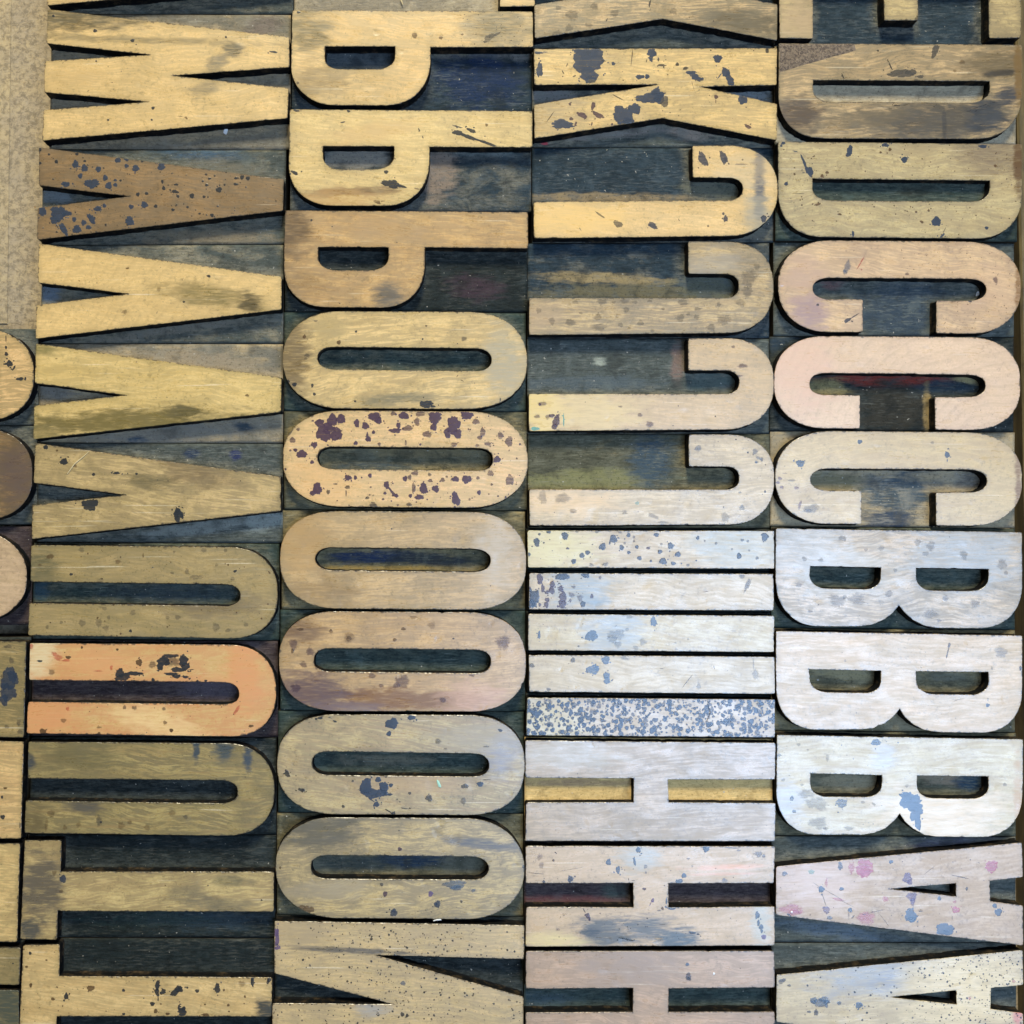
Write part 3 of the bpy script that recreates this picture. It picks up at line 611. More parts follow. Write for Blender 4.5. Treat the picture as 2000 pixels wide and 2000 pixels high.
M(t, 'g', [(880,1590,260,24,0,(.05,.07,.075),.6),(1350,1480,350,30,0,(.16,.13,.07),.6),(1700,1570,120,60,0,(.14,.115,.06),.5),(1650,240,170,70,8,(.042,.026,.036),.6)])
t = (2, 1)
B(t, 'g', .42, [(680,345,42,24),(860,405,26,24),(440,500,45,30),(650,460,35,30),(1290,350,42,28),(1400,400,25,18),(1395,460,22,20),(1270,470,40,26,-40),(1600,480,55,40),(970,505,25,25),(1060,565,18,12),(850,340,42,16),(1785,170,58,75),(1775,270,36,50),(300,490,25,32),(1560,365,20,18),(820,520,20,18),(200,410,22,24),(660,540,70,30),(1500,540,40,30),(1720,350,40,30),(770,350,18,12),(930,350,22,12),(520,430,14,10),(1140,400,14,10),(1330,440,18,14),(1040,340,18,12),(480,350,26,16),(1850,80,24,26)])
B(t, 'p', .45, [(230,1115,34,20),(190,1210,24,18),(270,1215,20,20),(1040,1270,30,26),(965,1200,22,14),(818,1136,18,9),(1740,830,40,18),(1720,905,26,8),(1670,685,14,10)])
B(t, 'p', .8, [(335,1245,22,48,12),(300,1205,24,12),(210,1120,10,10),(320,1290,20,18)])
B(t, 't', .8, [(175,1303,32,12),(390,1240,5,55)])
B(t, 'k', .8, [(1255,1131,5,5),(1535,1210,6,6),(1215,1280,6,5),(553,1102,4,4),(1445,667,5,4),(1780,1482,6,6),(1910,1778,7,10),(1690,1385,8,6)])
B(t, 'b', .55, [(1835,1475,22,24),(1860,1525,26,12,20),(1845,1555,14,10),(1885,1530,12,10),(1735,1900,22,22),(1720,1785,12,8),(1405,1450,26,24)])
B(t, 'n', .7, [(1780,1482,7,7),(1885,1545,8,7),(1843,1558,8,6),(1820,1500,6,6)])
B(t, 'g', .4, [(230,1820,36,50),(380,1830,60,40),(460,1920,30,14),(850,1925,20,8)])
B(t, 't', .5, [(945,1865,15,12)])
M(t, 'f', [(200,1150,180,120,0,(.62,.46,.17),.7),(600,1180,300,120,0,(.60,.46,.22),.5),(180,450,150,100,0,(.4,.28,.16),.4),(1500,80,200,80,-10,(.3,.26,.2),.45),(400,1850,330,70,0,(.66,.46,.24),.5)])
M(t, 'g', [(700,170,420,30,3,(.26,.20,.10),.8),(1000,270,700,40,0,(.12,.105,.06),.75),(1500,220,200,70,0,(.10,.105,.075),.8),(1250,800,40,130,0,(.17,.12,.10),.85),(600,960,450,40,0,(.07,.09,.10),.7),(600,1690,420,60,-2,(.18,.175,.08),.8),(1050,1550,140,150,0,(.035,.06,.085),.7),(660,790,40,30,0,(.3,.33,.28),.6),(1500,950,180,50,0,(.075,.10,.09),.7)])
t = (3, 1)
B(t, 'b', .5, [(598,80,24,55,16),(580,125,16,22)])
B(t, 'r', .7, [(700,50,5,58,30)])
B(t, 'n', .85, [(600,485,26,14,-30),(655,452,38,5,-33),(375,368,10,8),(1525,342,14,7)])
B(t, 'p', .5, [(1718,180,20,25),(1050,135,14,11)])
B(t, 'b', .75, [(693,1402,18,15),(243,1565,28,26),(1352,1500,17,24,-20),(1353,1542,5,12)])
B(t, 'b', .4, [(330,1905,60,34),(300,1925,40,16),(180,1692,28,12),(1240,1408,12,10)])
B(t, 'v', .5, [(90,1680,18,14),(105,1745,16,14),(215,1750,22,12),(130,1640,25,5),(240,1880,12,40,15),(75,1710,14,10)])
M(t, 'f', [(310,410,120,110,0,(.3,.2,.19),.6),(280,150,130,110,0,(.42,.28,.2),.5),(1650,250,200,150,0,(.5,.33,.2),.35),(270,850,220,230,0,(.60,.38,.27),.4),(1890,1750,20,260,0,(.3,.16,.06),.55),(1890,250,20,200,0,(.35,.19,.07),.6)])
M(t, 'g', [(900,930,420,42,1,(.19,.028,.018),.95),(450,990,120,50,0,(.24,.20,.09),.9),(980,1150,250,150,0,(.026,.024,.018),.85),(1350,990,200,40,-4,(.02,.035,.05),.9),(1500,930,90,30,10,(.27,.22,.10),.9),(1200,1180,25,150,0,(.26,.19,.085),.85),(950,1800,230,130,0,(.040,.065,.085),.9),(480,1700,180,60,0,(.17,.15,.085),.7),(1550,1700,120,60,0,(.11,.10,.085),.8),(1010,420,300,160,0,(.028,.045,.065),.8),(480,210,70,30,0,(.13,.075,.07),.7),(110,650,90,60,0,(.02,.035,.05),.8)])
t = (0, 2)
B(t, 'k', .95, [(1345,15,32,30),(1340,55,18,24),(1375,30,10,22),(537,470,12,9),(1775,446,14,8,-25),(985,898,10,11),(1152,418,6,5)])
B(t, 'g', .42, [(615,285,24,20),(620,838,28,30),(745,835,28,36),(798,875,28,24),(1002,760,26,20),(1340,795,22,22),(1630,870,32,34),(1700,290,14,16),(1538,290,22,18),(1855,850,18,18),(1755,505,18,18),(1480,492,50,20),(1410,450,18,22),(790,730,20,16),(1265,797,14,14),(757,515,24,18),(1720,895,20,16),(1245,270,14,14),(1315,300,10,9),(1635,400,12,10),(1300,460,12,9),(355,868,14,16),(462,832,12,12),(820,795,14,18)])
B(t, 'o', .5, [(890,375,24,18),(1080,325,8,20),(300,400,16,8),(380,335,30,20)])
B(t, 'k', .9, [(905,1215,32,30),(930,1245,55,26,-12),(1015,1218,48,14,5),(1060,1220,24,8),(1235,1125,42,34),(1290,1085,60,12),(1385,1120,32,40),(1400,1165,28,30),(1340,1190,45,18),(1290,1222,50,10),(1330,1240,30,14),(1400,1245,22,10),(1210,1165,24,26),(1440,1190,30,3,-5),(1155,1266,13,11),(1490,1276,10,8),(1553,1274,12,8),(300,1125,20,7)])
B(t, 'k', .55, [(1300,1130,60,40),(940,1475,12,15),(1015,1478,20,18),(1237,1485,13,13),(1150,1150,30,26)])
B(t, 'o', .9, [(1050,1136,24,22),(322,1656,23,19),(1293,1648,13,14),(748,1670,10,9),(515,1097,18,12),(1895,1615,18,10),(885,1038,10,8),(520,1672,10,5),(618,1022,8,10)])
B(t, 'o', .5, [(390,1210,26,24),(480,1575,22,18),(1245,1590,14,14),(750,1625,24,8)])
B(t, 'r', .55, [(430,1090,42,26,35),(500,1120,36,10),(510,1485,13,18),(1785,1495,12,45,30),(232,1010,22,30),(840,1175,10,22),(740,1200,40,6)])
B(t, 'n', .75, [(70,1260,60,80),(60,1360,58,60),(95,1240,35,40),(30,1420,28,40)])
B(t, 'g', .5, [(85,1120,20,26),(60,1015,36,14),(140,1590,18,24),(50,1620,20,16),(150,1660,25,16),(20,1240,16,22)])
M(t, 'f', [(1480,1800,22,60,0,(.04,.07,.10),.75),(1690,1800,65,60,0,(.05,.08,.10),.7),(1870,1860,28,80,0,(.04,.07,.11),.7),(220,1880,40,40,0,(.04,.06,.09),.7),(600,1850,260,70,0,(.2,.17,.075),.5),(300,1100,100,130,25,(.62,.50,.30),.6),(1200,1600,300,80,20,(.70,.50,.24),.5),(1850,1250,120,200,0,(.58,.27,.11),.6),(700,1150,260,70,0,(.58,.29,.12),.5),(350,1550,200,90,0,(.58,.27,.11),.55),(330,420,100,100,0,(.16,.15,.075),.5),(1600,700,300,70,0,(.27,.20,.11),.5)])
M(t, 'g', [(1600,1340,250,60,0,(.085,.07,.085),.7),(1300,620,400,70,0,(.035,.05,.06),.5),(1500,120,350,35,-7,(.21,.23,.21),.8),(300,600,60,60,0,(.03,.065,.09),.6)])
t = (1, 2)
B(t, 'k', .9, [(1024,127,7,6),(1770,557,5,5),(1020,250,4,4),(1490,955,9,6),(1465,722,4,4),(485,1555,18,9),(453,1562,10,7),(595,1580,14,7,20),(1843,1648,16,10,25),(555,1550,10,4)])
B(t, 'p', .5, [(282,1000,34,46),(410,1055,32,36),(360,1152,30,26),(1865,985,55,58),(1105,1280,58,48),(1060,1310,30,24),(875,1235,26,22),(943,1310,18,16),(1630,1230,22,16),(457,1175,10,14),(1410,1420,24,22),(300,1330,40,30)])
B(t, 'o', .6, [(700,955,18,18),(1112,882,16,12),(1047,965,14,12),(335,885,24,10),(565,900,14,14),(275,1050,10,16)])
B(t, 'o', .32, [(705,950,45,42),(1325,855,30,28),(1190,793,30,12)])
B(t, 'n', .9, [(1025,1597,44,38),(1173,1552,27,17),(1003,1673,17,18)])
B(t, 'g', .45, [(1375,1730,24,22),(1740,1770,26,8),(1430,1790,14,10)])
M(t, 'f', [(1150,1410,560,55,1,(.30,.135,.03),.8),(430,1360,240,110,10,(.16,.09,.085),.65),(700,1480,200,40,0,(.25,.17,.17),.5),(1650,1400,200,90,0,(.5,.30,.19),.5),(330,230,200,180,0,(.38,.235,.09),.5),(500,600,250,80,0,(.35,.22,.08),.4),(1800,300,130,220,0,(.45,.37,.27),.5),(1850,1820,100,130,0,(.22,.22,.26),.5),(350,900,140,60,0,(.25,.14,.06),.6),(1600,1700,250,80,-2,(.3,.25,.17),.5)])
M(t, 'g', [(880,340,270,36,0,(.014,.03,.075),.95),(1330,360,250,34,4,(.03,.035,.04),.9),(1000,420,330,14,0,(.27,.19,.06),.9),(60,60,120,60,-20,(.24,.27,.25),.8),(950,1870,250,30,0,(.15,.14,.10),.6)])
t = (2, 2)
B(t, 'n', .8, [(187,228,22,30),(400,180,24,26),(765,203,26,30),(683,262,24,25),(828,268,17,20),(570,306,17,17),(528,328,20,18),(466,372,18,17),(880,175,14,15),(942,264,12,14),(882,306,13,12),(962,348,17,15),(1048,370,9,9),(1090,172,18,14),(1197,255,22,22),(1252,320,20,20),(1117,300,17,16),(1140,372,26,24),(1217,388,17,15),(1713,333,18,20),(1908,188,26,28),(1402,195,13,14),(207,168,9,9),(240,232,7,7),(130,320,10,14),(277,150,16,12)])
B(t, 'n', .55, [(600,400,18,14),(705,395,22,18),(920,188,10,10),(920,220,8,8),(1127,242,10,9),(815,152,13,10),(640,150,14,10),(1454,217,7,7),(1540,236,10,10),(1737,211,12,12),(1780,220,10,9),(1850,348,12,12),(1660,280,8,8),(1328,400,12,11),(490,148,18,8),(1735,485,26,16),(1778,550,18,58,22),(1790,290,8,8),(850,235,9,9),(868,262,6,6)])
B(t, 'p', .8, [(210,505,22,40),(232,575,13,30),(305,545,17,24),(300,590,20,28),(370,580,16,24),(385,640,24,40),(380,695,28,28),(265,605,12,14),(265,662,18,15),(260,700,16,22),(210,700,10,14),(603,636,11,15),(420,275,12,8),(1028,272,14,9)])
B(t, 'p', .5, [(450,625,24,20),(515,650,24,28),(465,565,16,12),(440,665,10,12),(665,495,10,14),(1470,600,12,5)])
B(t, 'n', .75, [(165,650,40,55),(150,690,25,28),(380,485,45,30),(555,475,30,20),(535,695,20,20),(140,590,10,14)])
B(t, 'b', .75, [(600,935,45,36),(1068,828,22,34),(608,1190,46,32),(640,1180,16,20),(707,1118,28,30),(712,1235,22,26),(718,1272,22,26),(205,928,10,28)])
B(t, 'b', .4, [(790,925,75,36),(800,1000,32,26),(760,960,40,30),(885,790,26,18),(935,1025,25,16),(990,980,28,26),(1410,1315,18,28),(1838,1225,24,42,-12),(1822,1140,7,50),(850,1105,42,12,10),(870,885,16,12),(1235,987,8,8),(1330,958,7,7),(1240,1035,10,6)])
B(t, 'g', .65, [(460,1117,16,18),(150,1158,18,15),(275,1337,15,11),(925,612,6,6),(503,1013,8,7),(235,848,5,4),(1325,1275,3,70,38)])
B(t, 'k', .8, [(1525,1172,3,14,-10),(603,1140,3,10),(785,860,8,3,-20),(1130,1183,16,2.5),(535,845,5,5)])
B(t, 'g', .38, [(1065,30,45,18,25),(1610,40,34,36),(1140,78,40,10,5),(460,3,30,8),(850,8,20,10)])
M(t, 'f', [(500,590,200,110,0,(.25,.27,.27),.55),(630,690,90,40,0,(.2,.24,.27),.5),(760,900,200,140,0,(.27,.29,.30),.5),(1700,250,300,120,0,(.33,.33,.29),.5),(250,280,300,120,0,(.56,.48,.24),.6),(200,1600,300,130,0,(.55,.5,.28),.3),(420,1830,350,80,0,(.42,.38,.32),.45)])
t = (3, 2)
B(t, 'g', .33, [(520,670,65,50),(670,655,60,48),(1480,325,30,40),(1765,395,40,38),(1225,770,58,36),(230,548,25,22),(275,355,20,18),(1230,255,35,36),(1190,315,25,18),(960,440,15,14),(855,275,25,20),(1560,690,40,30),(1795,460,15,15),(560,200,30,24),(400,365,24,14),(740,285,14,12),(580,640,18,18),(910,620,30,30),(1130,230,26,24),(1340,590,18,14),(320,750,20,14)])
B(t, 'b', .35, [(1340,650,25,24),(1760,1060,55,40),(1290,820,20,14)])
B(t, 'k', .8, [(380,700,5,5),(1370,188,4,4),(405,125,4,8),(1905,1180,9,16),(1055,575,3,4)])
B(t, 'n', .7, [(1368,1005,8,20,10),(1355,1065,5,45,12),(1345,918,26,8),(1200,920,3,10)])
B(t, 'b', .8, [(1658,1458,14,14),(1660,1415,3,16),(815,1738,32,24)])
B(t, 'g', .4, [(582,1122,9,9),(1690,1180,8,14),(232,1755,16,14),(300,1797,9,9),(450,1855,14,28),(1440,1415,45,4,-15),(210,1720,3,22,-15),(655,1595,8,5),(560,1062,6,5)])
B(t, 'b', .5, [(85,1835,16,14)])
M(t, 'f', [(1500,350,350,180,0,(.30,.31,.31),.5),(600,450,300,150,0,(.42,.38,.31),.4),(880,1850,80,70,0,(.4,.42,.46),.4),(300,300,250,150,0,(.42,.42,.42),.35)])
M(t, 'g', [(640,1220,260,40,4,(.26,.22,.12),.9),(1000,1600,120,60,0,(.22,.19,.12),.8),(1350,1240,120,24,0,(.12,.12,.09),.6),(900,60,160,60,0,(.035,.05,.075),.7)])
t = (0, 3)
B(t, 'k', .9, [(15,220,9,11),(20,370,18,15),(762,409,8,7),(1570,887,6,6),(1280,1050,30,2.5),(228,1398,9,12),(500,1723,17,22),(932,1678,11,11),(1085,1737,6,5),(1188,1640,16,38,8),(1185,1690,16,28),(1230,1690,26,15,-35),(1193,1738,5,26),(1150,1780,16,15),(1325,1690,42,20,-32),(1350,1668,30,22),(1413,1657,8,8),(1488,1683,15,12),(1640,1662,20,34),(1375,1845,28,32),(1385,1820,14,20),(1350,1808,7,24),(933,1857,11,9),(1905,1605,12,42),(98,1475,8,6)])
B(t, 'o', .75, [(40,152,14,8),(400,1743,14,11),(685,1662,28,18),(1690,1676,9,9),(1723,1790,9,10),(1848,1725,8,9),(1175,1835,13,17),(1265,1855,16,9),(1550,1862,28,9),(232,1640,10,16),(350,1450,10,6),(200,1500,10,8),(1248,885,6,5)])
B(t, 'o', .4, [(385,345,32,30),(350,430,12,60,8),(1825,1625,28,22),(460,932,20,14),(915,435,30,26),(1110,450,26,22),(980,410,20,18),(590,430,20,22),(490,450,16,22),(1300,340,28,22),(410,790,18,22)])
B(t, 'n', .75, [(475,837,24,26)])
B(t, 'g', .45, [(750,400,24,45),(150,430,10,22),(1400,370,20,16)])
M(t, 'f', [(620,300,120,30,0,(.12,.11,.09),.65),(320,900,130,170,0,(.16,.135,.10),.75),(240,1220,70,60,0,(.10,.10,.09),.75),(1750,850,130,30,0,(.2,.18,.10),.5),(1650,1040,200,40,0,(.2,.18,.12),.5),(1400,950,120,60,0,(.22,.19,.12),.4),(60,1800,80,150,0,(.09,.11,.085),.7),(250,400,80,80,0,(.16,.12,.05),.5)])
M(t, 'g', [(1600,1150,300,60,0,(.035,.055,.07),.5),(1100,1140,400,40,0,(.03,.05,.045),.5)])
t = (1, 3)
B(t, 'n', .9, [(830,140,42,56),(860,190,60,34,15),(945,190,50,26,-10),(965,150,30,46),(922,88,20,20),(1018,130,14,14),(908,275,22,18),(870,240,32,5,35),(1010,200,18,9),(1692,122,22,18,15),(1360,1028,8,8)])
B(t, 'k', .85, [(235,42,15,28,-20),(345,166,24,13,20),(375,180,12,4,-20),(658,290,11,11),(1065,236,6,6),(1000,325,34,6,30),(1035,342,16,9),(1125,306,32,5,8),(302,58,5,6),(1740,88,35,4,-5),(980,65,8,8),(1080,472,6,6),(1222,1083,4,4),(870,1292,10,9),(90,1610,10,22),(100,1600,14,14),(42,998,7,7),(1105,1860,14,16),(1140,1868,10,14),(1000,1405,3,3)])
B(t, 'g', .75, [(1305,228,24,22),(1575,138,26,16),(730,98,9,9),(1160,190,12,9),(1550,1008,9,10),(948,880,12,12),(1280,1072,3,4)])
B(t, 'n', .5, [(1565,250,22,30)])
B(t, 'p', .8, [(1085,612,16,13),(975,950,16,20)])
B(t, 'v', .85, [(1318,950,17,20),(152,1240,18,32),(160,1290,14,60),(160,1360,24,10)])
B(t, 'n', .75, [(1368,1028,22,24),(1040,1092,26,26)])
B(t, 'b', .6, [(1500,880,75,28),(1510,905,36,20),(1110,1625,17,16),(1640,925,18,10,-30)])
B(t, 'o', .6, [(183,753,8,10),(395,1070,40,26),(350,1050,24,14)])
M(t, 'f', [(500,480,230,100,-8,(.17,.15,.10),.75),(1700,570,250,28,6,(.16,.16,.17),.6),(420,930,260,40,-5,(.28,.23,.15),.5),(650,900,150,60,0,(.34,.28,.18),.45),(1200,130,350,60,0,(.40,.27,.14),.4),(700,1375,380,16,3,(.18,.16,.13),.8),(300,1250,200,70,0,(.35,.27,.16),.5),(900,1820,110,40,0,(.3,.29,.28),.5),(80,1830,60,60,0,(.03,.045,.05),.85)])
M(t, 'g', [(1200,700,260,40,0,(.02,.04,.07),.85),(1550,730,150,50,0,(.10,.10,.075),.7),(700,720,250,50,0,(.05,.06,.055),.6)])
t = (2, 3)
B(t, 'n', .85, [(440,838,18,26),(240,858,10,10),(1360,1243,26,9,10),(1405,1256,12,6,10)])
B(t, 'b', .8, [(727,712,18,20),(735,692,8,8),(800,768,16,25),(953,618,16,22),(925,705,9,30,-10),(1298,812,17,18),(1262,856,26,18),(1165,1005,6,28),(1205,1060,30,10),(1852,1110,17,24),(1860,1170,10,20),(1880,1200,16,18),(1885,1230,10,14),(1323,1482,13,13),(1465,610,22,24)])
B(t, 'b', .5, [(1008,745,16,16),(1605,852,24,18),(1450,600,30,14),(1860,650,32,24),(1330,684,12,7),(1360,742,7,8),(1650,602,70,7,5),(1710,622,18,8),(1010,790,8,8),(1900,665,14,14),(85,745,8,14)])
B(t, 'p', .4, [(210,670,24,26),(222,735,20,25),(345,1220,18,13)])
B(t, 'p', .75, [(998,913,14,9),(575,1120,13,26,-20),(585,1145,7,12)])
B(t, 'v', .75, [(1062,1000,10,16,25),(1045,1025,3,22,25),(1900,1275,18,16)])
B(t, 'k', .8, [(545,1075,5,22,-28),(665,1097,5,5),(870,1293,55,5,10),(825,1285,26,4,8),(905,1303,20,4),(810,1215,5,5),(950,1182,6,6),(895,1210,5,5),(1020,1135,8,6),(870,1198,5,5),(1008,1197,6,5),(880,840,3,10),(915,850,14,3),(240,600,3,14),(330,640,12,4,40),(915,762,5,4),(850,770,5,4),(365,1125,4,4),(262,1184,4,4),(1723,1513,5,5),(1418,863,5,5),(1150,888,5,5)])
B(t, 'o', .75, [(1135,1060,9,12),(312,697,8,9)])
B(t, 'g', .6, [(180,795,70,2.5,6),(440,765,90,2,-10),(160,815,50,2),(1140,1180,30,3),(330,467,6,5),(1110,1075,14,5)])
B(t, 'n', .6, [(1332,1570,18,26),(1335,1592,18,12)])
M(t, 'f', [(690,1230,170,75,0,(.13,.135,.125),.75),(1030,1210,150,70,0,(.15,.155,.145),.65),(1270,1290,140,48,0,(.09,.125,.14),.75),(590,1240,60,24,0,(.05,.06,.07),.7),(960,690,130,80,0,(.37,.36,.32),.55),(1600,750,260,14,-2,(.65,.36,.22),.55),(1600,800,200,8,-1,(.6,.34,.22),.5),(900,1500,300,110,0,(.30,.22,.165),.6),(300,1300,200,40,0,(.62,.50,.22),.5),(1880,1150,60,160,0,(.38,.38,.33),.5)])
M(t, 'g', [(400,990,350,24,0,(.11,.045,.045),.7),(250,1770,200,50,0,(.05,.075,.085),.6),(500,110,400,20,0,(.34,.22,.12),.6),(780,930,90,40,0,(.06,.08,.07),.6)])
t = (3, 3)
B(t, 'b', .9, [(1060,225,60,40),(1085,265,72,60),(1115,330,45,65),(1132,410,22,55),(1040,200,30,16)])
B(t, 'b', .6, [(555,265,42,28),(180,230,14,18),(197,328,14,12),(395,1770,64,26),(420,1745,36,18),(345,1755,26,22),(440,1795,12,14),(545,740,17,28),(125,798,20,16),(465,1130,20,14),(537,1775,14,14),(440,1765,26,16)])
B(t, 'b', .85, [(1078,1112,42,48),(1085,1140,30,24),(1330,1215,58,42),(1360,1240,34,22),(1738,1088,27,25),(1712,1040,16,17),(402,915,20,24),(555,913,16,13),(620,1073,16,16),(1293,985,14,13),(687,1790,25,23),(928,708,15,13)])
B(t, 'g', .33, [(370,270,95,44,10),(380,415,78,46),(290,195,62,34),(615,455,40,18),(435,455,20,14),(1787,125,14,13),(715,258,14,11),(257,128,12,9),(115,90,16,12),(800,275,20,10,50),(1048,135,12,12)])
B(t, 'm', .65, [(727,750,56,62),(735,785,42,38),(1687,742,43,42),(1418,1070,26,23)])
B(t, 'm', .5, [(175,1065,82,40),(210,1090,60,24),(740,1135,72,50),(885,988,24,22),(1410,1010,16,11),(530,992,48,12,12),(630,755,22,50),(440,868,12,32),(1522,1737,12,16),(1855,1610,12,10)])
B(t, 'v', .6, [(1052,830,32,34),(1070,860,20,20),(1085,970,38,28),(1092,1010,16,30),(440,1070,24,26)])
B(t, 't', .45, [(325,783,28,18)])
B(t, 'k', .75, [(530,335,8,6),(1500,912,8,12),(1152,1080,18,4),(725,1105,12,4),(160,1110,18,8,35),(1015,707,5,4),(1130,1195,5,4),(1527,692,5,5),(1180,1195,4,4)])
B(t, 'g', .7, [(805,1085,92,2.5,-13),(420,985,3,75,-18),(1450,822,70,4,12),(500,960,100,2,30),(590,1020,60,2,28),(875,1145,70,2,52),(370,885,40,2,35),(1220,770,55,2,-38),(610,1115,3,30),(640,1125,20,6,-50),(460,830,24,2),(1390,1130,3,18)])
B(t, 'n', .6, [(105,1608,28,15,-20),(940,1728,28,7,-5),(363,1845,14,24),(160,1642,14,8),(310,1840,14,9)])
M(t, 'f', [(750,1540,300,120,-12,(.27,.26,.25),.6),(900,1620,120,70,0,(.25,.25,.26),.55),(1300,350,400,150,0,(.62,.48,.31),.6),(350,850,300,150,0,(.58,.46,.42),.4),(1500,1700,400,200,0,(.66,.52,.28),.5),(1890,300,26,250,0,(.42,.26,.10),.6),(1885,1880,30,60,0,(.5,.18,.14),.6),(150,250,100,120,0,(.40,.43,.5),.4)])
M(t, 'g', [(600,540,500,24,3,(.14,.18,.22),.6),(1400,560,250,40,-4,(.06,.06,.09),.6),(600,100,220,40,0,(.25,.21,.13),.85),(1320,80,140,40,5,(.25,.19,.13),.85),(1560,110,110,60,0,(.025,.05,.075),.85),(500,1230,350,40,8,(.13,.165,.2),.5)])

# scattered specks: block index by label fragment -> (count, rmin, rmax px, u range, v range, ink)
SPECKS = {'mottled all over': (900, 1.6, 5.4, (0, 1), (0, 1), 'n', 0),
          'dark brown letter V': (150, .7, 2.4, (0, 1), (0, 1), 'k', 0),
          'whole letter W': (14, .5, 1.3, (0, 1), (0, 1), 'k', 0),
          'purple-brown ink': (150, .6, 2.4, (0, 1), (0, 1), 'p', 0),
          'rough grey stem end': (120, .4, 1.2, (.7, 1), (0, .4), 'k', 0),
          'fine brown specks': (230, .5, 1.6, (0, 1), (0, 1), 'o', 0),
          'brownish pink letter C': (120, .5, 1.2, (.5, 1), (0, 1), 'o', 0),
          'tiny black specks': (560, .8, 2.3, (0, 1), (0, 1), 'k', .5),
          'fine black specks': (420, .75, 2.2, (.1, 1), (0, 1), 'k', .8),
          'round blue-grey dots': (50, .6, 1.8, (0, .7), (0, 1), 'n', 0),
          'crowded at its left': (40, .6, 2.2, (0, .25), (0, 1), 'p', 0),
          'many blue ink drops': (60, .5, 1.3, (0, 1), (0, 1), 'k', 0),
          'large navy': (70, .5, 1.5, (0, 1), (0, 1), 'k', 0),
          'black smears and red': (40, .6, 1.6, (0, 1), (0, 1), 'o', 0),
          'faint grey spots': (70, .6, 2.0, (0, 1), (0, 1), 'o', 0),
          'black ink splashes': (50, .6, 2.0, (0, 1), (0, 1), 'o', 0),
          'pink and blue': (40, .5, 1.3, (0, 1), (0, 1), 'g', 0),
          'lowest of the J': (24, .6, 1.5, (0, 1), (0, 1), 'g', 0),
          'smeared blue-black': (30, .5, 1.5, (0, 1), (0, 1), 'k', 0),
          'sky-blue': (30, .5, 1.5, (0, .5), (0, 1), 'b', 0)}

# ------------------------------------------------------------------ the tray
def board_material(name, a, b_, fleck, ochre):
    m, nt, p, out = newmat(name)
    v, w = mmcoords(nt, 21)
    n1 = nt.noise(w, 0.10, 6, 0.65, 0.6)
    n2 = nt.noise(w, 0.38, 5, 0.78, 0.3)
    n3 = nt.noise(nt.mapping(w, rot=0.9, scale=(0.30, 0.9, 1)), 1.0, 4, 0.7, 0.5)
    col = nt.mix(nt.ramp(n1, 0.35, 0.7), a, b_)
    col = nt.mix(nt.ramp(n2, 0.42, 0.62, 0.0, 0.8), col, tuple(c * 0.50 for c in a))
    col = nt.mix(nt.ramp(n3, 0.66, 0.76, 0.0, 0.55), col, fleck)
    n4 = nt.noise(w, 0.55, 2, 0.5)
    col = nt.mix(nt.ramp(n4, 0.74, 0.77, 0.0, 0.75), col, ochre)
    nt.l(col, p.inputs['Base Color'])
    p.inputs['Roughness'].default_value = 0.85
    p.inputs['Specular IOR Level'].default_value = 0.2
    b = nt.n('ShaderNodeBump'); b.inputs['Strength'].default_value = 0.6; b.inputs['Distance'].default_value = 0.0004
    nt.l(nt.math('ADD', n2, n3), b.inputs['Height']); nt.l(b.outputs[0], p.inputs['Normal'])
    return m

def box(name, x0, x1, y0, y1, z0, z1, mat, bev=0.0):
    if bev <= 0:
        v = [(x0, y0, z0), (x1, y0, z0), (x1, y1, z0), (x0, y1, z0), (x0, y0, z1), (x1, y0, z1), (x1, y1, z1), (x0, y1, z1)]
        f = [(3, 2, 1, 0), (4, 5, 6, 7), (0, 1, 5, 4), (1, 2, 6, 5), (2, 3, 7, 6), (3, 0, 4, 7)]
    else:
        v = [(x0, y0, z0), (x1, y0, z0), (x1, y1, z0), (x0, y1, z0), (x0, y0, z1 - bev), (x1, y0, z1 - bev), (x1, y1, z1 - bev), (x0, y1, z1 - bev),
             (x0 + bev, y0 + bev, z1), (x1 - bev, y0 + bev, z1), (x1 - bev, y1 - bev, z1), (x0 + bev, y1 - bev, z1)]
        f = [(3, 2, 1, 0), (0, 1, 5, 4), (1, 2, 6, 5), (2, 3, 7, 6), (3, 0, 4, 7),
             (4, 5, 9, 8), (5, 6, 10, 9), (6, 7, 11, 10), (7, 4, 8, 11), (8, 9, 10, 11)]
    return link_mesh(name, v, f, [mat])

fl_m = board_material('fibreboard', (0.35, 0.295, 0.215), (0.43, 0.35, 0.225), (0.58, 0.52, 0.41), (0.26, 0.14, 0.04))
o = box('tray_floor', -0.60, 0.30, -0.34, 0.34, -0.012, 0.0, fl_m)
tag(o, 'rough brown fibreboard floor of the tray showing bare at the upper left', kind='structure')
lm = board_material('paler board', (0.38, 0.315, 0.215), (0.46, 0.37, 0.225), (0.6, 0.52, 0.40), (0.32, 0.18, 0.05))
xe = unproject(17, 300, 0.0012)[0]
o = box('floor_strip', xe - 0.08, xe, unproject(0, 632, 0.0012)[1], 0.335, 0.0002, 0.0005, lm, 0.0002)
tag(o, 'paler strip of board lying on the tray floor at the upper left edge', kind='structure')
rm, nt, p, out = newmat('olive tray wood')
v, w = mmcoords(nt, 44)
n = nt.noise(nt.mapping(w, scale=(1.2, 0.05, 0.3)), 1.0, 6, 0.6)
n2 = nt.noise(w, 0.08, 4, 0.6)
c = nt.mix(nt.ramp(n, 0.3, 0.7), (0.06, 0.045, 0.018), (0.15, 0.11, 0.042))
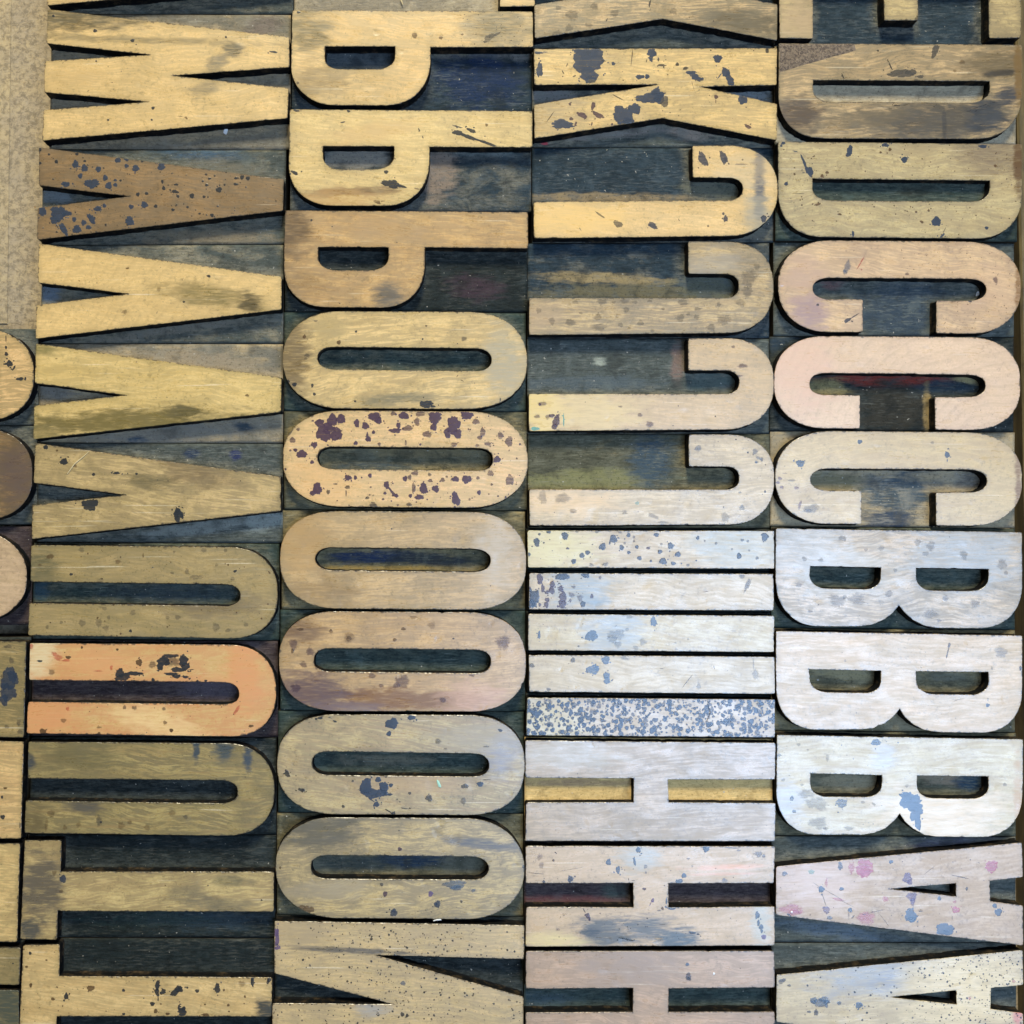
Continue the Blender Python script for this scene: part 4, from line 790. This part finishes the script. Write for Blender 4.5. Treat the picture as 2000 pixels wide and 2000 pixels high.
nt.l(nt.mix(nt.ramp(n2, 0.5, 0.75, 0, 0.8), c, (0.035, 0.024, 0.012)), p.inputs['Base Color'])
p.inputs['Roughness'].default_value = 0.55
xr = unproject(1994.5, 600, 0.012)[0]
o = box('tray_rail', xr, xr + 0.014, -0.34, 0.34, 0.0003, 0.012, rm, 0.0008)
tag(o, 'olive-brown wooden side rail of the tray along the right edge', kind='structure')

# ------------------------------------------------------------------ blocks
def bil(q, u, v):
    (tl, tr, br, bl) = q
    x = (tl[0] * (1 - u) + tr[0] * u) * (1 - v) + (bl[0] * (1 - u) + br[0] * u) * v
    y = (tl[1] * (1 - u) + tr[1] * u) * (1 - v) + (bl[1] * (1 - u) + br[1] * u) * v
    return x, y

GROUP = 'wooden letter blocks set out in the tray'
cols = {}
for i, b in enumerate(BLOCKS): cols.setdefault(b['col'], []).append(i)
for cidx, ids in cols.items():
    for k, i in enumerate(ids):
        b = BLOCKS[i]; q = b['quad']
        g = 3.2
        tl, tr = (q[0][1] - g, q[1][1] - g); blv, brv = (q[3][1] + g, q[2][1] + g)
        if k > 0:
            pq = BLOCKS[ids[k - 1]]['quad']
            tl = max((pq[3][1] + q[0][1]) / 2, tl - 2) if abs(pq[3][1] - q[0][1]) < 14 else max(tl - 3, (pq[3][1] + q[0][1]) / 2)
            tr = max((pq[2][1] + q[1][1]) / 2, tr - 4)
        if k < len(ids) - 1:
            nq = BLOCKS[ids[k + 1]]['quad']
            blv = min((q[3][1] + nq[0][1]) / 2, blv + 4)
            brv = min((q[2][1] + nq[1][1]) / 2, brv + 4)
        b['body'] = [(q[0][0], tl), (q[1][0], tr), (q[2][0], brv), (q[3][0], blv)]

def blot_outline(rng, x, y, rx, ry, ang, faceloops, margin=0.35):
    r = max(rx, ry)
    n = 9 if r < 2.2 else (16 if r < 6 else (34 if r < 14 else 60))
    ph = [rng.uniform(0, 6.28) for _ in range(6)]
    rough = 0.10 if r < 3 else 0.13
    pts = []
    ca, sa = math.cos(math.radians(ang)), math.sin(math.radians(ang))
    for i in range(n):
        th = 2 * math.pi * i / n
        k = 1 + rough * (0.8 * math.sin(2 * th + ph[0]) * 0.6 + 0.8 * math.sin(3 * th + ph[1]) + 0.55 * math.sin(5 * th + ph[2]) + (0.45 * math.sin(9 * th + ph[3]) + 0.3 * math.sin(14 * th + ph[4]) if n > 16 else 0)) + rng.gauss(0, 0.035 if n > 10 else 0.08)
        dx, dy = rx * k * math.cos(th), ry * k * math.sin(th)
        px, py = x + dx * ca - dy * sa, y + dx * sa + dy * ca
        s = 1.0
        for _ in range(14):
            qx, qy = x + (px - x) * s, y + (py - y) * s
            if inside((qx, qy), faceloops[0]) and not any(inside((qx, qy), h) for h in faceloops[1:]):
                break
            s *= 0.86
        pts.append((x + (px - x) * s, y + (py - y) * s))
    return pts

def seg_intersections_ok(loops, p):
    return inside(p, loops[0]) and not any(inside(p, h) for h in loops[1:])

mat_count = 0
for bi, b in enumerate(BLOCKS):
    rng = random.Random(1000 + bi)
    L = b['letter']; box_, loops = T[L]
    q = b['quad']
    bx0, by0, bx1, by1 = box_
    # face loops in photo pixels
    pl = []
    for loop in loops:
        vl = []
        for p_ in loop:
            dx, dy = rng.gauss(0, .55), rng.gauss(0, .55)
            if len(p_) == 2: vl.append((p_[0] + dx, p_[1] + dy))
            else: vl.append((p_[0] + dx, p_[1] + dy, p_[2] * rng.uniform(.93, 1.0), p_[3] * rng.uniform(.93, 1.0)))
        ex = expand(vl, NEXP + rng.uniform(-.1, .12))
        pl.append([bil(q, (x - bx0) / (bx1 - bx0), (y - by0) / (by1 - by0)) for x, y in ex])
    b['pl'] = pl
    cx, cy = unproject((q[0][0] + q[2][0]) / 2, (q[0][1] + q[2][1]) / 2)
    dep = b['depth'] * 0.001 * rng.uniform(0.95, 1.06)
    gz = FACE_Z - dep
    root = bpy.data.objects.new('wood_type_block', None)
    C.objects.link(root)
    root.empty_display_size = 0.01
    root.location = (cx, cy, 0.0003)
    zoff = 0.0003
    tag(root, b['label'], 'letter block', GROUP)
    # smudges falling on this block
    qpoly = [tuple(p_) for p_ in b['body']]
    fs, gs = [], []
    for (sx, sy, rx, ry, a, c, s, part) in SMUDGES:
        if inside((sx, sy), qpoly):
            wx, wy = unproject(sx, sy, FACE_Z if part == 'f' else gz)
            if part == 'f' and sum(c) < 0.66: c = tuple(x_ * 0.58 for x_ in c)
            rec = ((wx - cx) * 1000, (wy - cy) * 1000, rx * S * 1000 * 1.45, ry * S * 1000 * 1.6, math.radians(a), c, min(1.0, s * 1.35))
            (fs if part == 'f' else gs).append(rec)
    wd = WT[b['wood']]
    jit = lambda c: tuple(min(1, x * (1 + rng.uniform(-.05, .05))) for x in c)
    fm = face_material(bi, jit(wd[0]), jit(wd[1]), wd[2], b['stain'], b['ang'] if b['ang'] is not None else rng.uniform(-.10, .14),
                       b['streak'], b['rings'], b['ringang'], fs, **b['kw'])
    ga, gb = GT[b['ground']]
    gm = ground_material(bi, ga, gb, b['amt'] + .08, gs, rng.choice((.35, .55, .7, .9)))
    # ---- body with the routed-down ground on top
    bw = [unproject(x, y) for x, y in b['body']]
    ins = 0.7 * S
    cxm = sum(p_[0] for p_ in bw) / 4; cym = sum(p_[1] for p_ in bw) / 4
    bq = [(x - cx - math.copysign(ins, x - cxm) * -0.6, y - cy - math.copysign(ins, y - cym)) for x, y in bw]
    NX, NY = 84, 34
    outl = []
    for loop in pl:
        for (x_, y_, _k) in resample(loop, 5.0):
            wq = unproject(x_, y_); outl.append((wq[0] - cx, wq[1] - cy))
    outl = np.array(outl)
    lumps = [(rng.uniform(0, 6.28), rng.uniform(60, 260), rng.uniform(60, 400), rng.uniform(0, 6.28)) for _ in range(5)]
    near = []
    GP = [bil(bq, i / NX, j / NY) for j in range(NY + 1) for i in range(NX + 1)]
    GD = mindist(GP, outl)
    vv, ff, fmi = [], [], []
    for j in range(NY + 1):
        for i in range(NX + 1):
            x, y = GP[j * (NX + 1) + i]
            edge = i in (0, NX) or j in (0, NY)
            dn = float(GD[j * (NX + 1) + i])
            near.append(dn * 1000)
            lump = sum(math.sin(x * fx + p1) * math.sin(y * fy + p2) for p1, fx, fy, p2 in lumps)
            z = gz - zoff + lump * 0.00005 + rng.uniform(-1, 1) * 0.00003 - (0.0002 if edge else 0)
            z += 0.0007 * max(0.0, 1 - dn / 0.0016) ** 2 if not edge else 0
            vv.append((x, y, z))
    for j in range(NY):
        for i in range(NX):
            a0 = j * (NX + 1) + i
            ff.append((a0, a0 + NX + 1, a0 + NX + 2, a0 + 1)); fmi.append(0)
    base = len(vv)
    for x, y in bq: vv.append((x, y, 0.0))
    near += [9.0] * 4
    per = [i for i in range(NX + 1)] + [(j + 1) * (NX + 1) - 1 for j in range(1, NY + 1)] + [NY * (NX + 1) + i for i in range(NX - 1, -1, -1)] + [j * (NX + 1) for j in range(NY - 1, 0, -1)]
    segs = [per[0:NX + 1], per[NX:NX + NY + 1], per[NX + NY:2 * NX + NY + 1], per[2 * NX + NY:] + [per[0]]]
    for k, sg in enumerate(segs):
        ff.append(tuple(sg) + (base + (k + 1) % 4, base + k)); fmi.append(1)
    ff.append((base, base + 1, base + 2, base + 3)); fmi.append(1)
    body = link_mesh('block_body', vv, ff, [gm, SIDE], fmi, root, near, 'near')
    body.data.polygons.foreach_set('use_smooth', [m_ == 0 for m_ in fmi])
    # ---- raised letter
    rings_top, rings_out, rings_mid, rings_bot = [], [], [], []
    bodypoly = [tuple(p_) for p_ in bq]
    verts, faces, fmi = [], [], []
    toploops = []; idx0 = []
    CH = 0.00011
    for li, loop in enumerate(pl):
        w3 = [unproject(x, y) for x, y in loop]
        w3 = [(x - cx, y - cy) for x, y in w3]
        ar = poly_area(w3)
        if (li == 0 and ar < 0) or (li > 0 and ar > 0): w3.reverse()
        rs = resample(w3, 2.8 * S)
        pts = [(p_[0], p_[1]) for p_ in rs]
        nr = normals(pts)
        # hand-cut, worn edges
        N = len(pts)
        drift = 0.0; jitv = []
        for i in range(N):
            drift = drift * 0.86 + rng.gauss(0, 0.11)
            jitv.append(drift * 0.7 + rng.gauss(0, 0.10))
        for _ in range(max(1, int(N * 0.022))):                       # nicks and crushed spots
            c_ = rng.randrange(N); wd_ = rng.choice((1, 1, 2, 2, 3, 5)); dp = rng.uniform(.4, 1.7) * (0.7 if wd_ > 2 else 1)
            for k_ in range(-wd_, wd_ + 1):
                jitv[(c_ + k_) % N] -= dp * (1 - abs(k_) / (wd_ + 1)) * rng.uniform(.6, 1.1)
        for i in range(N):                                             # rubbed corners
            if rs[i][2]:
                a_, b_2, c_2 = pts[i - 1], pts[i], pts[(i + 1) % N]
                cr = (b_2[0] - a_[0]) * (c_2[1] - b_2[1]) - (b_2[1] - a_[1]) * (c_2[0] - b_2[0])
                l1 = math.hypot(b_2[0] - a_[0], b_2[1] - a_[1]); l2 = math.hypot(c_2[0] - b_2[0], c_2[1] - b_2[1])
                if cr / (l1 * l2 + 1e-15) > 0.6:
                    jitv[i] = -rng.uniform(.5, 1.6)
                    jitv[i - 1] -= .2; jitv[(i + 1) % N] -= .2
        jitv = [max(-2.6, j_) * S * 0.85 for j_ in jitv]
        pts = [(pts[i][0] + nr[i][0] * jitv[i], pts[i][1] + nr[i][1] * jitv[i]) for i in range(N)]
        nr = normals(pts)
        ch = [CH * rng.uniform(0.7, 1.6) for _ in range(N)]
        top = [(pts[i][0] - nr[i][0] * ch[i], pts[i][1] - nr[i][1] * ch[i]) for i in range(N)]
        st = len(verts)
        for x, y in top: verts.append((x, y, FACE_Z - zoff))
        for x, y in pts: verts.append((x, y, FACE_Z - zoff - 0.00010))
        for x, y in pts: verts.append((x, y, gz - zoff + 0.0010))
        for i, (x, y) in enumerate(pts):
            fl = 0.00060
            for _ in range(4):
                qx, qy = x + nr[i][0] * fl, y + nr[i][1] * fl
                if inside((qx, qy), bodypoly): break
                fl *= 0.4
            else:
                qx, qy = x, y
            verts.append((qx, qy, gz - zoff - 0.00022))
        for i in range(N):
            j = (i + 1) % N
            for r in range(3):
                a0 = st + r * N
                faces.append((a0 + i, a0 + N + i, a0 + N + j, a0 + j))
                fmi.append((0, 1, 1)[r])  # flared foot keeps the wall material: pooled ink plus painted shade
        toploops.append([Vector((x, y, 0)) for x, y in top]); idx0.append(st)
    # top surface: boundary plus interior points, slightly dished and dented, with distance to the edge
    bp, be = [], []
    for lp in toploops:
        s0 = len(bp); n_ = len(lp)
        bp += [Vector((p_.x, p_.y)) for p_ in lp]
        be += [(s0 + k, s0 + (k + 1) % n_) for k in range(n_)]
    nb_ = len(bp)
    barr = np.array([(p_.x, p_.y) for p_ in bp])
    tl2 = [[(p_.x, p_.y) for p_ in lp] for lp in toploops]
    xs = barr[:, 0]; ys = barr[:, 1]; stp = 5.2 * S
    GX, GY = np.meshgrid(np.arange(xs.min() + stp, xs.max(), stp), np.arange(ys.min() + stp * .6, ys.max(), stp))
    nrg = np.random.default_rng(bi + 5)
    Q_ = np.stack([GX.ravel(), GY.ravel()], 1) + nrg.uniform(-.3, .3, (GX.size, 2)) * stp
    Q_ = Q_[inside_np(Q_, tl2)]
    D_ = mindist(Q_, barr)
    ip = [(a_, b_2, d_) for (a_, b_2), d_ in zip(Q_.tolist(), D_.tolist()) if d_ > 0.0003]
    dents = [(rng.uniform(xs.min(), xs.max()), rng.uniform(ys.min(), ys.max()), rng.uniform(.0008, .003), rng.uniform(.00002, .00008)) for _ in range(22)]
    cv, ce, cf, ov, oe, of = delaunay_2d_cdt(bp + [Vector((a_, b_2)) for a_, b_2, _ in ip], be, [], 0, 1e-7)
    ztop = FACE_Z - zoff
    bidx = []
    for lp_i, lp in enumerate(toploops): bidx += [idx0[lp_i] + k for k in range(len(lp))]
    rimv = [0.0] * len(verts)
    cmap = []
    for k, p_ in enumerate(cv):
        src = ov[k]
        bsrc = [t_ for t_ in src if t_ < nb_]
        if bsrc: cmap.append(bidx[bsrc[0]]); continue
        d_ = ip[src[0] - nb_][2] if src else 0.001
        z_ = ztop
        if 0.0012 < d_:
            for (dx_, dy_, dr_, dd_) in dents:
                q2 = ((p_.x - dx_) ** 2 + (p_.y - dy_) ** 2) / dr_ ** 2
                if q2 < 1: z_ -= dd_ * (1 - q2)
        cmap.append(len(verts)); verts.append((p_.x, p_.y, z_)); rimv.append(d_ * 1000)
    cvn = np.array([(p_.x, p_.y) for p_ in cv])
    keep = inside_np(np.array([cvn[list(f_)].mean(0) for f_ in cf]), tl2)
    for f_, ok_ in zip(cf, keep):
        if not ok_: continue
        ids_ = [cmap[t_] for t_ in f_]
        if len(set(ids_)) < 3: continue
        A, B_, C_ = (verts[t_] for t_ in ids_[:3])
        if (B_[0] - A[0]) * (C_[1] - A[1]) - (B_[1] - A[1]) * (C_[0] - A[0]) < 0: ids_.reverse()
        faces.append(tuple(ids_)); fmi.append(0)
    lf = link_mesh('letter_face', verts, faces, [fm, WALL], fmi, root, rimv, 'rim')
    # ---- dried ink
    mine = [bl for bl in BLOTS if seg_intersections_ok(pl, (bl[0], bl[1]))]
    small = []
    for key, spec in SPECKS.items():
        if key in b['label']:
            n_, r0, r1, ur, vr, ink, conc = spec
            cnt = 0; tries = 0
            while cnt < n_ and tries < n_ * 12:
                tries += 1
                u = rng.uniform(*ur); v_ = rng.uniform(*vr)
                if conc and rng.random() < conc:
                    u = min(1, max(0, rng.gauss(.48 if conc < .7 else .82, .2)))
                x, y = bil(q, u, v_)
                if not seg_intersections_ok(pl, (x, y)): continue
                if not (-5 < x < 2005 and -5 < y < 2005): continue
                r = r0 + (r1 - r0) * rng.random() ** 2.2
                small.append((x, y, r * rng.uniform(.8, 1.3), r, rng.uniform(0, 180), ink, rng.choice((.65, .8, .95))))
                cnt += 1
    big = []
    for bl in mine:
        (big if max(bl[2], bl[3]) >= 4.6 and min(bl[2], bl[3]) > 1.2 else small).append(bl)
    for (x, y, rx, ry, a, ink, op) in list(big):
        if op > .6 and max(rx, ry) > 6:
            for _ in range(rng.randint(1, 4)):
                th = rng.uniform(0, 6.28); f_ = rng.uniform(1.15, 1.8)
                p2 = (x + rx * f_ * math.cos(th), y + ry * f_ * math.sin(th))
                if seg_intersections_ok(pl, p2):
                    rr_ = rng.uniform(.6, 1.7); small.append((p2[0], p2[1], rr_ * rng.uniform(1, 1.6), rr_, rng.uniform(0, 180), ink, op))
    def dome(pts, x, y, z0, h, kin=.8):
        wc = unproject(x, y); ws = [unproject(a_, b_2) for a_, b_2 in pts]
        n_ = len(ws)
        vs_ = [(wc[0] - cx, wc[1] - cy, z0 + h)]
        for wx, wy in ws: vs_.append((wc[0] + (wx - wc[0]) * kin - cx, wc[1] + (wy - wc[1]) * kin - cy, z0 + h * .95))
        for wx, wy in ws: vs_.append((wx - cx, wy - cy, z0 - 0.000004))
        fs_ = []
        for i in range(n_):
            j = (i + 1) % n_
            fs_.append((0, 1 + j, 1 + i)); fs_.append((1 + i, 1 + j, 1 + n_ + j, 1 + n_ + i))
        return vs_, fs_
    zf = FACE_Z - zoff
    for k, (x, y, rx, ry, a, ink, op) in enumerate(big):
        pts = blot_outline(rng, x, y, rx, ry, a, pl)
        vs_, fs_ = dome(pts, x, y, zf, 0.000012 + 0.0000011 * (k % 25), .74 if op > .58 else .5)
        n_ = len(pts)
        link_mesh('ink_blot', vs_, fs_, [ink_material(ink, op)], None, root, [1.0] * (n_ + 1) + [0.0] * n_)
    if small:
        av, af, am, mats, ae = [], [], [], [], []
        for k, (x, y, rx, ry, a, ink, op) in enumerate(small):
            pts = blot_outline(rng, x, y, max(rx, .55), max(ry, .55), a, pl)
            vs_, fs_ = dome(pts, x, y, zf, 0.000010 + 0.0000009 * (k % 23))
            m = ink_material(ink, op)
            if m not in mats: mats.append(m)
            s0 = len(av); av += vs_; ae += [1.0] * (len(pts) + 1) + [0.0] * len(pts)
            for f_ in fs_:
                af.append(tuple(s0 + t_ for t_ in f_)); am.append(mats.index(m))
        o = link_mesh('ink_specks', av, af, mats, am, root, ae)
        o['kind'] = 'stuff'
    # ---- the broken corner of the upper D
    if 'chipped corner' in b['label']:
        m, nt, p, out = newmat('rough broken end grain')
        v, w = mmcoords(nt, 77)
        n1 = nt.noise(w, 0.9, 5, 0.7, 0.8); n2 = nt.noise(w, 2.6, 3, 0.6)
        col = nt.mix(nt.ramp(n1, 0.35, 0.68), (0.06, 0.045, 0.038), (0.26, 0.20, 0.145))
        col = nt.mix(nt.ramp(n2, 0.58, 0.72, 0, .8), col, (0.34, 0.29, 0.22))
        nt.l(col, p.inputs['Base Color']); p.inputs['Roughness'].default_value = 0.8
        bb = nt.n('ShaderNodeBump'); bb.inputs['Strength'].default_value = 0.9; bb.inputs['Distance'].default_value = 0.0005
        nt.l(nt.math('ADD', n1, n2), bb.inputs['Height']); nt.l(bb.outputs[0], p.inputs['Normal'])
        ol = [(1521.6, 86), (1560, 85.8), (1600, 86.2), (1640, 85.8), (1669.5, 86), (1673, 98.5), (1655, 104), (1630, 110), (1600, 119), (1570, 127), (1545, 135), (1522, 142)]
        ws = [unproject(x, y) for x, y in ol]; wc = unproject(1580, 104)
        n_ = len(ws); vs_, fs_ = [(wc[0] - cx, wc[1] - cy, zf + 0.00016)], []
        for kf in (.45, .8, 1.0):
            for wx, wy in ws:
                zz = zf + (0.00016 + rng.uniform(-1, 1) * 0.00005 if kf < 1 else -0.00001)
                vs_.append((wc[0] + (wx - wc[0]) * kf - cx, wc[1] + (wy - wc[1]) * kf - cy, zz))
        for i in range(n_):
            j = (i + 1) % n_
            fs_.append((0, 1 + j, 1 + i))
            for r in range(2):
                s0 = 1 + r * n_
                fs_.append((s0 + i, s0 + j, s0 + n_ + j, s0 + n_ + i))
        o = link_mesh('chipped_corner', vs_, fs_, [m], None, root)
        o['label'] = 'rough grey-brown scabbed patch on the corner of the letter'

# ------------------------------------------------------------------ loose bits lying on the blocks
def plain(name, col, rough=0.5):
    m, nt, p, out = newmat(name)
    v, w = mmcoords(nt, 3)
    n = nt.noise(w, 2.0, 3, 0.6)
    nt.l(nt.mix(nt.ramp(n, .3, .7), tuple(c * .82 for c in col), col), p.inputs['Base Color'])
    p.inputs['Roughness'].default_value = rough
    return m
def flake(name, px, py, rx, ry, ang, z, mat, label, cat, seed=0):
    rng = random.Random(seed)
    wx, wy = unproject(px, py, z)
    n = 12; vs_ = []; fs_ = []
    ca, sa = math.cos(math.radians(-ang)), math.sin(math.radians(-ang))
    top = []
    for i in range(n):
        th = 2 * math.pi * i / n
        k = rng.uniform(.82, 1.12)
        dx, dy = rx * k * math.cos(th) * S, ry * k * math.sin(th) * S
        top.append((dx * ca - dy * sa, dx * sa + dy * ca))
    vs_.append((0, 0, 0.0004))
    for x, y in top: vs_.append((x, y, 0.00028))
    for x, y in top: vs_.append((x * .9, y * .9, 0.0))
    for i in range(n):
        j = (i + 1) % n
        fs_.append((0, 1 + i, 1 + j)); fs_.append((1 + i, 1 + n + i, 1 + n + j, 1 + j))
    fs_.append(tuple(range(2 * n, n, -1)))
    o = link_mesh(name, vs_, fs_, [mat])
    o.location = (wx, wy, z)
    tag(o, label, cat)
def strand(name, pts, z, r, mat, label, cat):
    ws = [Vector((*unproject(x, y, z), z)) for x, y in pts]
    org = ws[0].copy()
    # smooth
    sm = []
    for i in range(len(ws) - 1):
        p0 = ws[max(i - 1, 0)]; p1 = ws[i]; p2 = ws[i + 1]; p3 = ws[min(i + 2, len(ws) - 1)]
        for k in range(6):
            t_ = k / 6
            sm.append(0.5 * ((2 * p1) + (-p0 + p2) * t_ + (2 * p0 - 5 * p1 + 4 * p2 - p3) * t_ ** 2 + (-p0 + 3 * p1 - 3 * p2 + p3) * t_ ** 3))
    sm.append(ws[-1])
    vs_, fs_ = [], []
    for i, p_ in enumerate(sm):
        d = (sm[min(i + 1, len(sm) - 1)] - sm[max(i - 1, 0)]).normalized()
        s_ = Vector((-d.y, d.x, 0))
        rr = r * (0.45 + 0.55 * math.sin(math.pi * (0.08 + 0.84 * i / (len(sm) - 1))))
        for k in range(5):
            a = 2 * math.pi * k / 5
            vs_.append(tuple(p_ - org + s_ * rr * math.cos(a) + Vector((0, 0, rr + rr * math.sin(a)))))
    for i in range(len(sm) - 1):
        for k in range(5):
            fs_.append((i * 5 + k, i * 5 + (k + 1) % 5, (i + 1) * 5 + (k + 1) % 5, (i + 1) * 5 + k))
    fs_.append((0, 1, 2, 3, 4)); e = (len(sm) - 1) * 5; fs_.append((e + 4, e + 3, e + 2, e + 1, e))
    o = link_mesh(name, vs_, fs_, [mat]); o.location = org
    tag(o, label, cat)
white = plain('white paint chip', (0.82, 0.84, 0.86), .4)
mint = plain('mint green chip', (0.35, 0.62, 0.50), .5)
fibre = plain('pale straw fibre', (0.70, 0.58, 0.34), .6)
black = plain('black hair', (0.012, 0.011, 0.012), .4)
GZ = FACE_Z - 0.0052
flake('paint_flake', 441, 257, 4.2, 7.0, 12, GZ, white, 'white paint flake on the dark ground under the topmost whole W', 'paint flake', 1)
flake('paint_flake', 1910, 573, 3.2, 7.5, 35, GZ, white, 'white paint flake in the slot of the brownish pink C', 'paint flake', 2)
flake('wood_chip', 857, 1530.5, 3.0, 8.5, -22, FACE_Z, mint, 'mint green chip lying on the O with the smeared blot', 'chip', 3)
flake('dust_speck', 1546, 1780.5, 2.2, 2.2, 0, FACE_Z + 0.00005, white, 'tiny white dust speck on a pink spot of the letter A', 'dust', 4)
flake('dust_speck', 1394, 1901, 2.2, 2.2, 0, FACE_Z + 0.00005, white, 'tiny white dust speck on the rosy letter H', 'dust', 5)
strand('straw_fibre', [(131.5, 926), (140, 914), (147, 905), (158, 896), (174, 882)], FACE_Z, .00020, fibre, 'thin straw fibre lying across the lowest V block', 'fibre')
strand('straw_fibre', [(782, -3), (784.5, 3), (787, 9.5)], GZ, .00022, fibre, 'curled straw fibre on the pale ground at the top edge', 'fibre')
strand('wood_splinter', [(846, 1798.2), (854, 1796), (862, 1796)], FACE_Z - .0004, .00028, white, 'pale splinter stuck between the lowest O and the N', 'splinter')
strand('hair', [(1381, 1364), (1383, 1378), (1386.5, 1391), (1384, 1399), (1380, 1410)], FACE_Z, .00010, black, 'bent black hair lying on the blue mottled bar', 'hair')
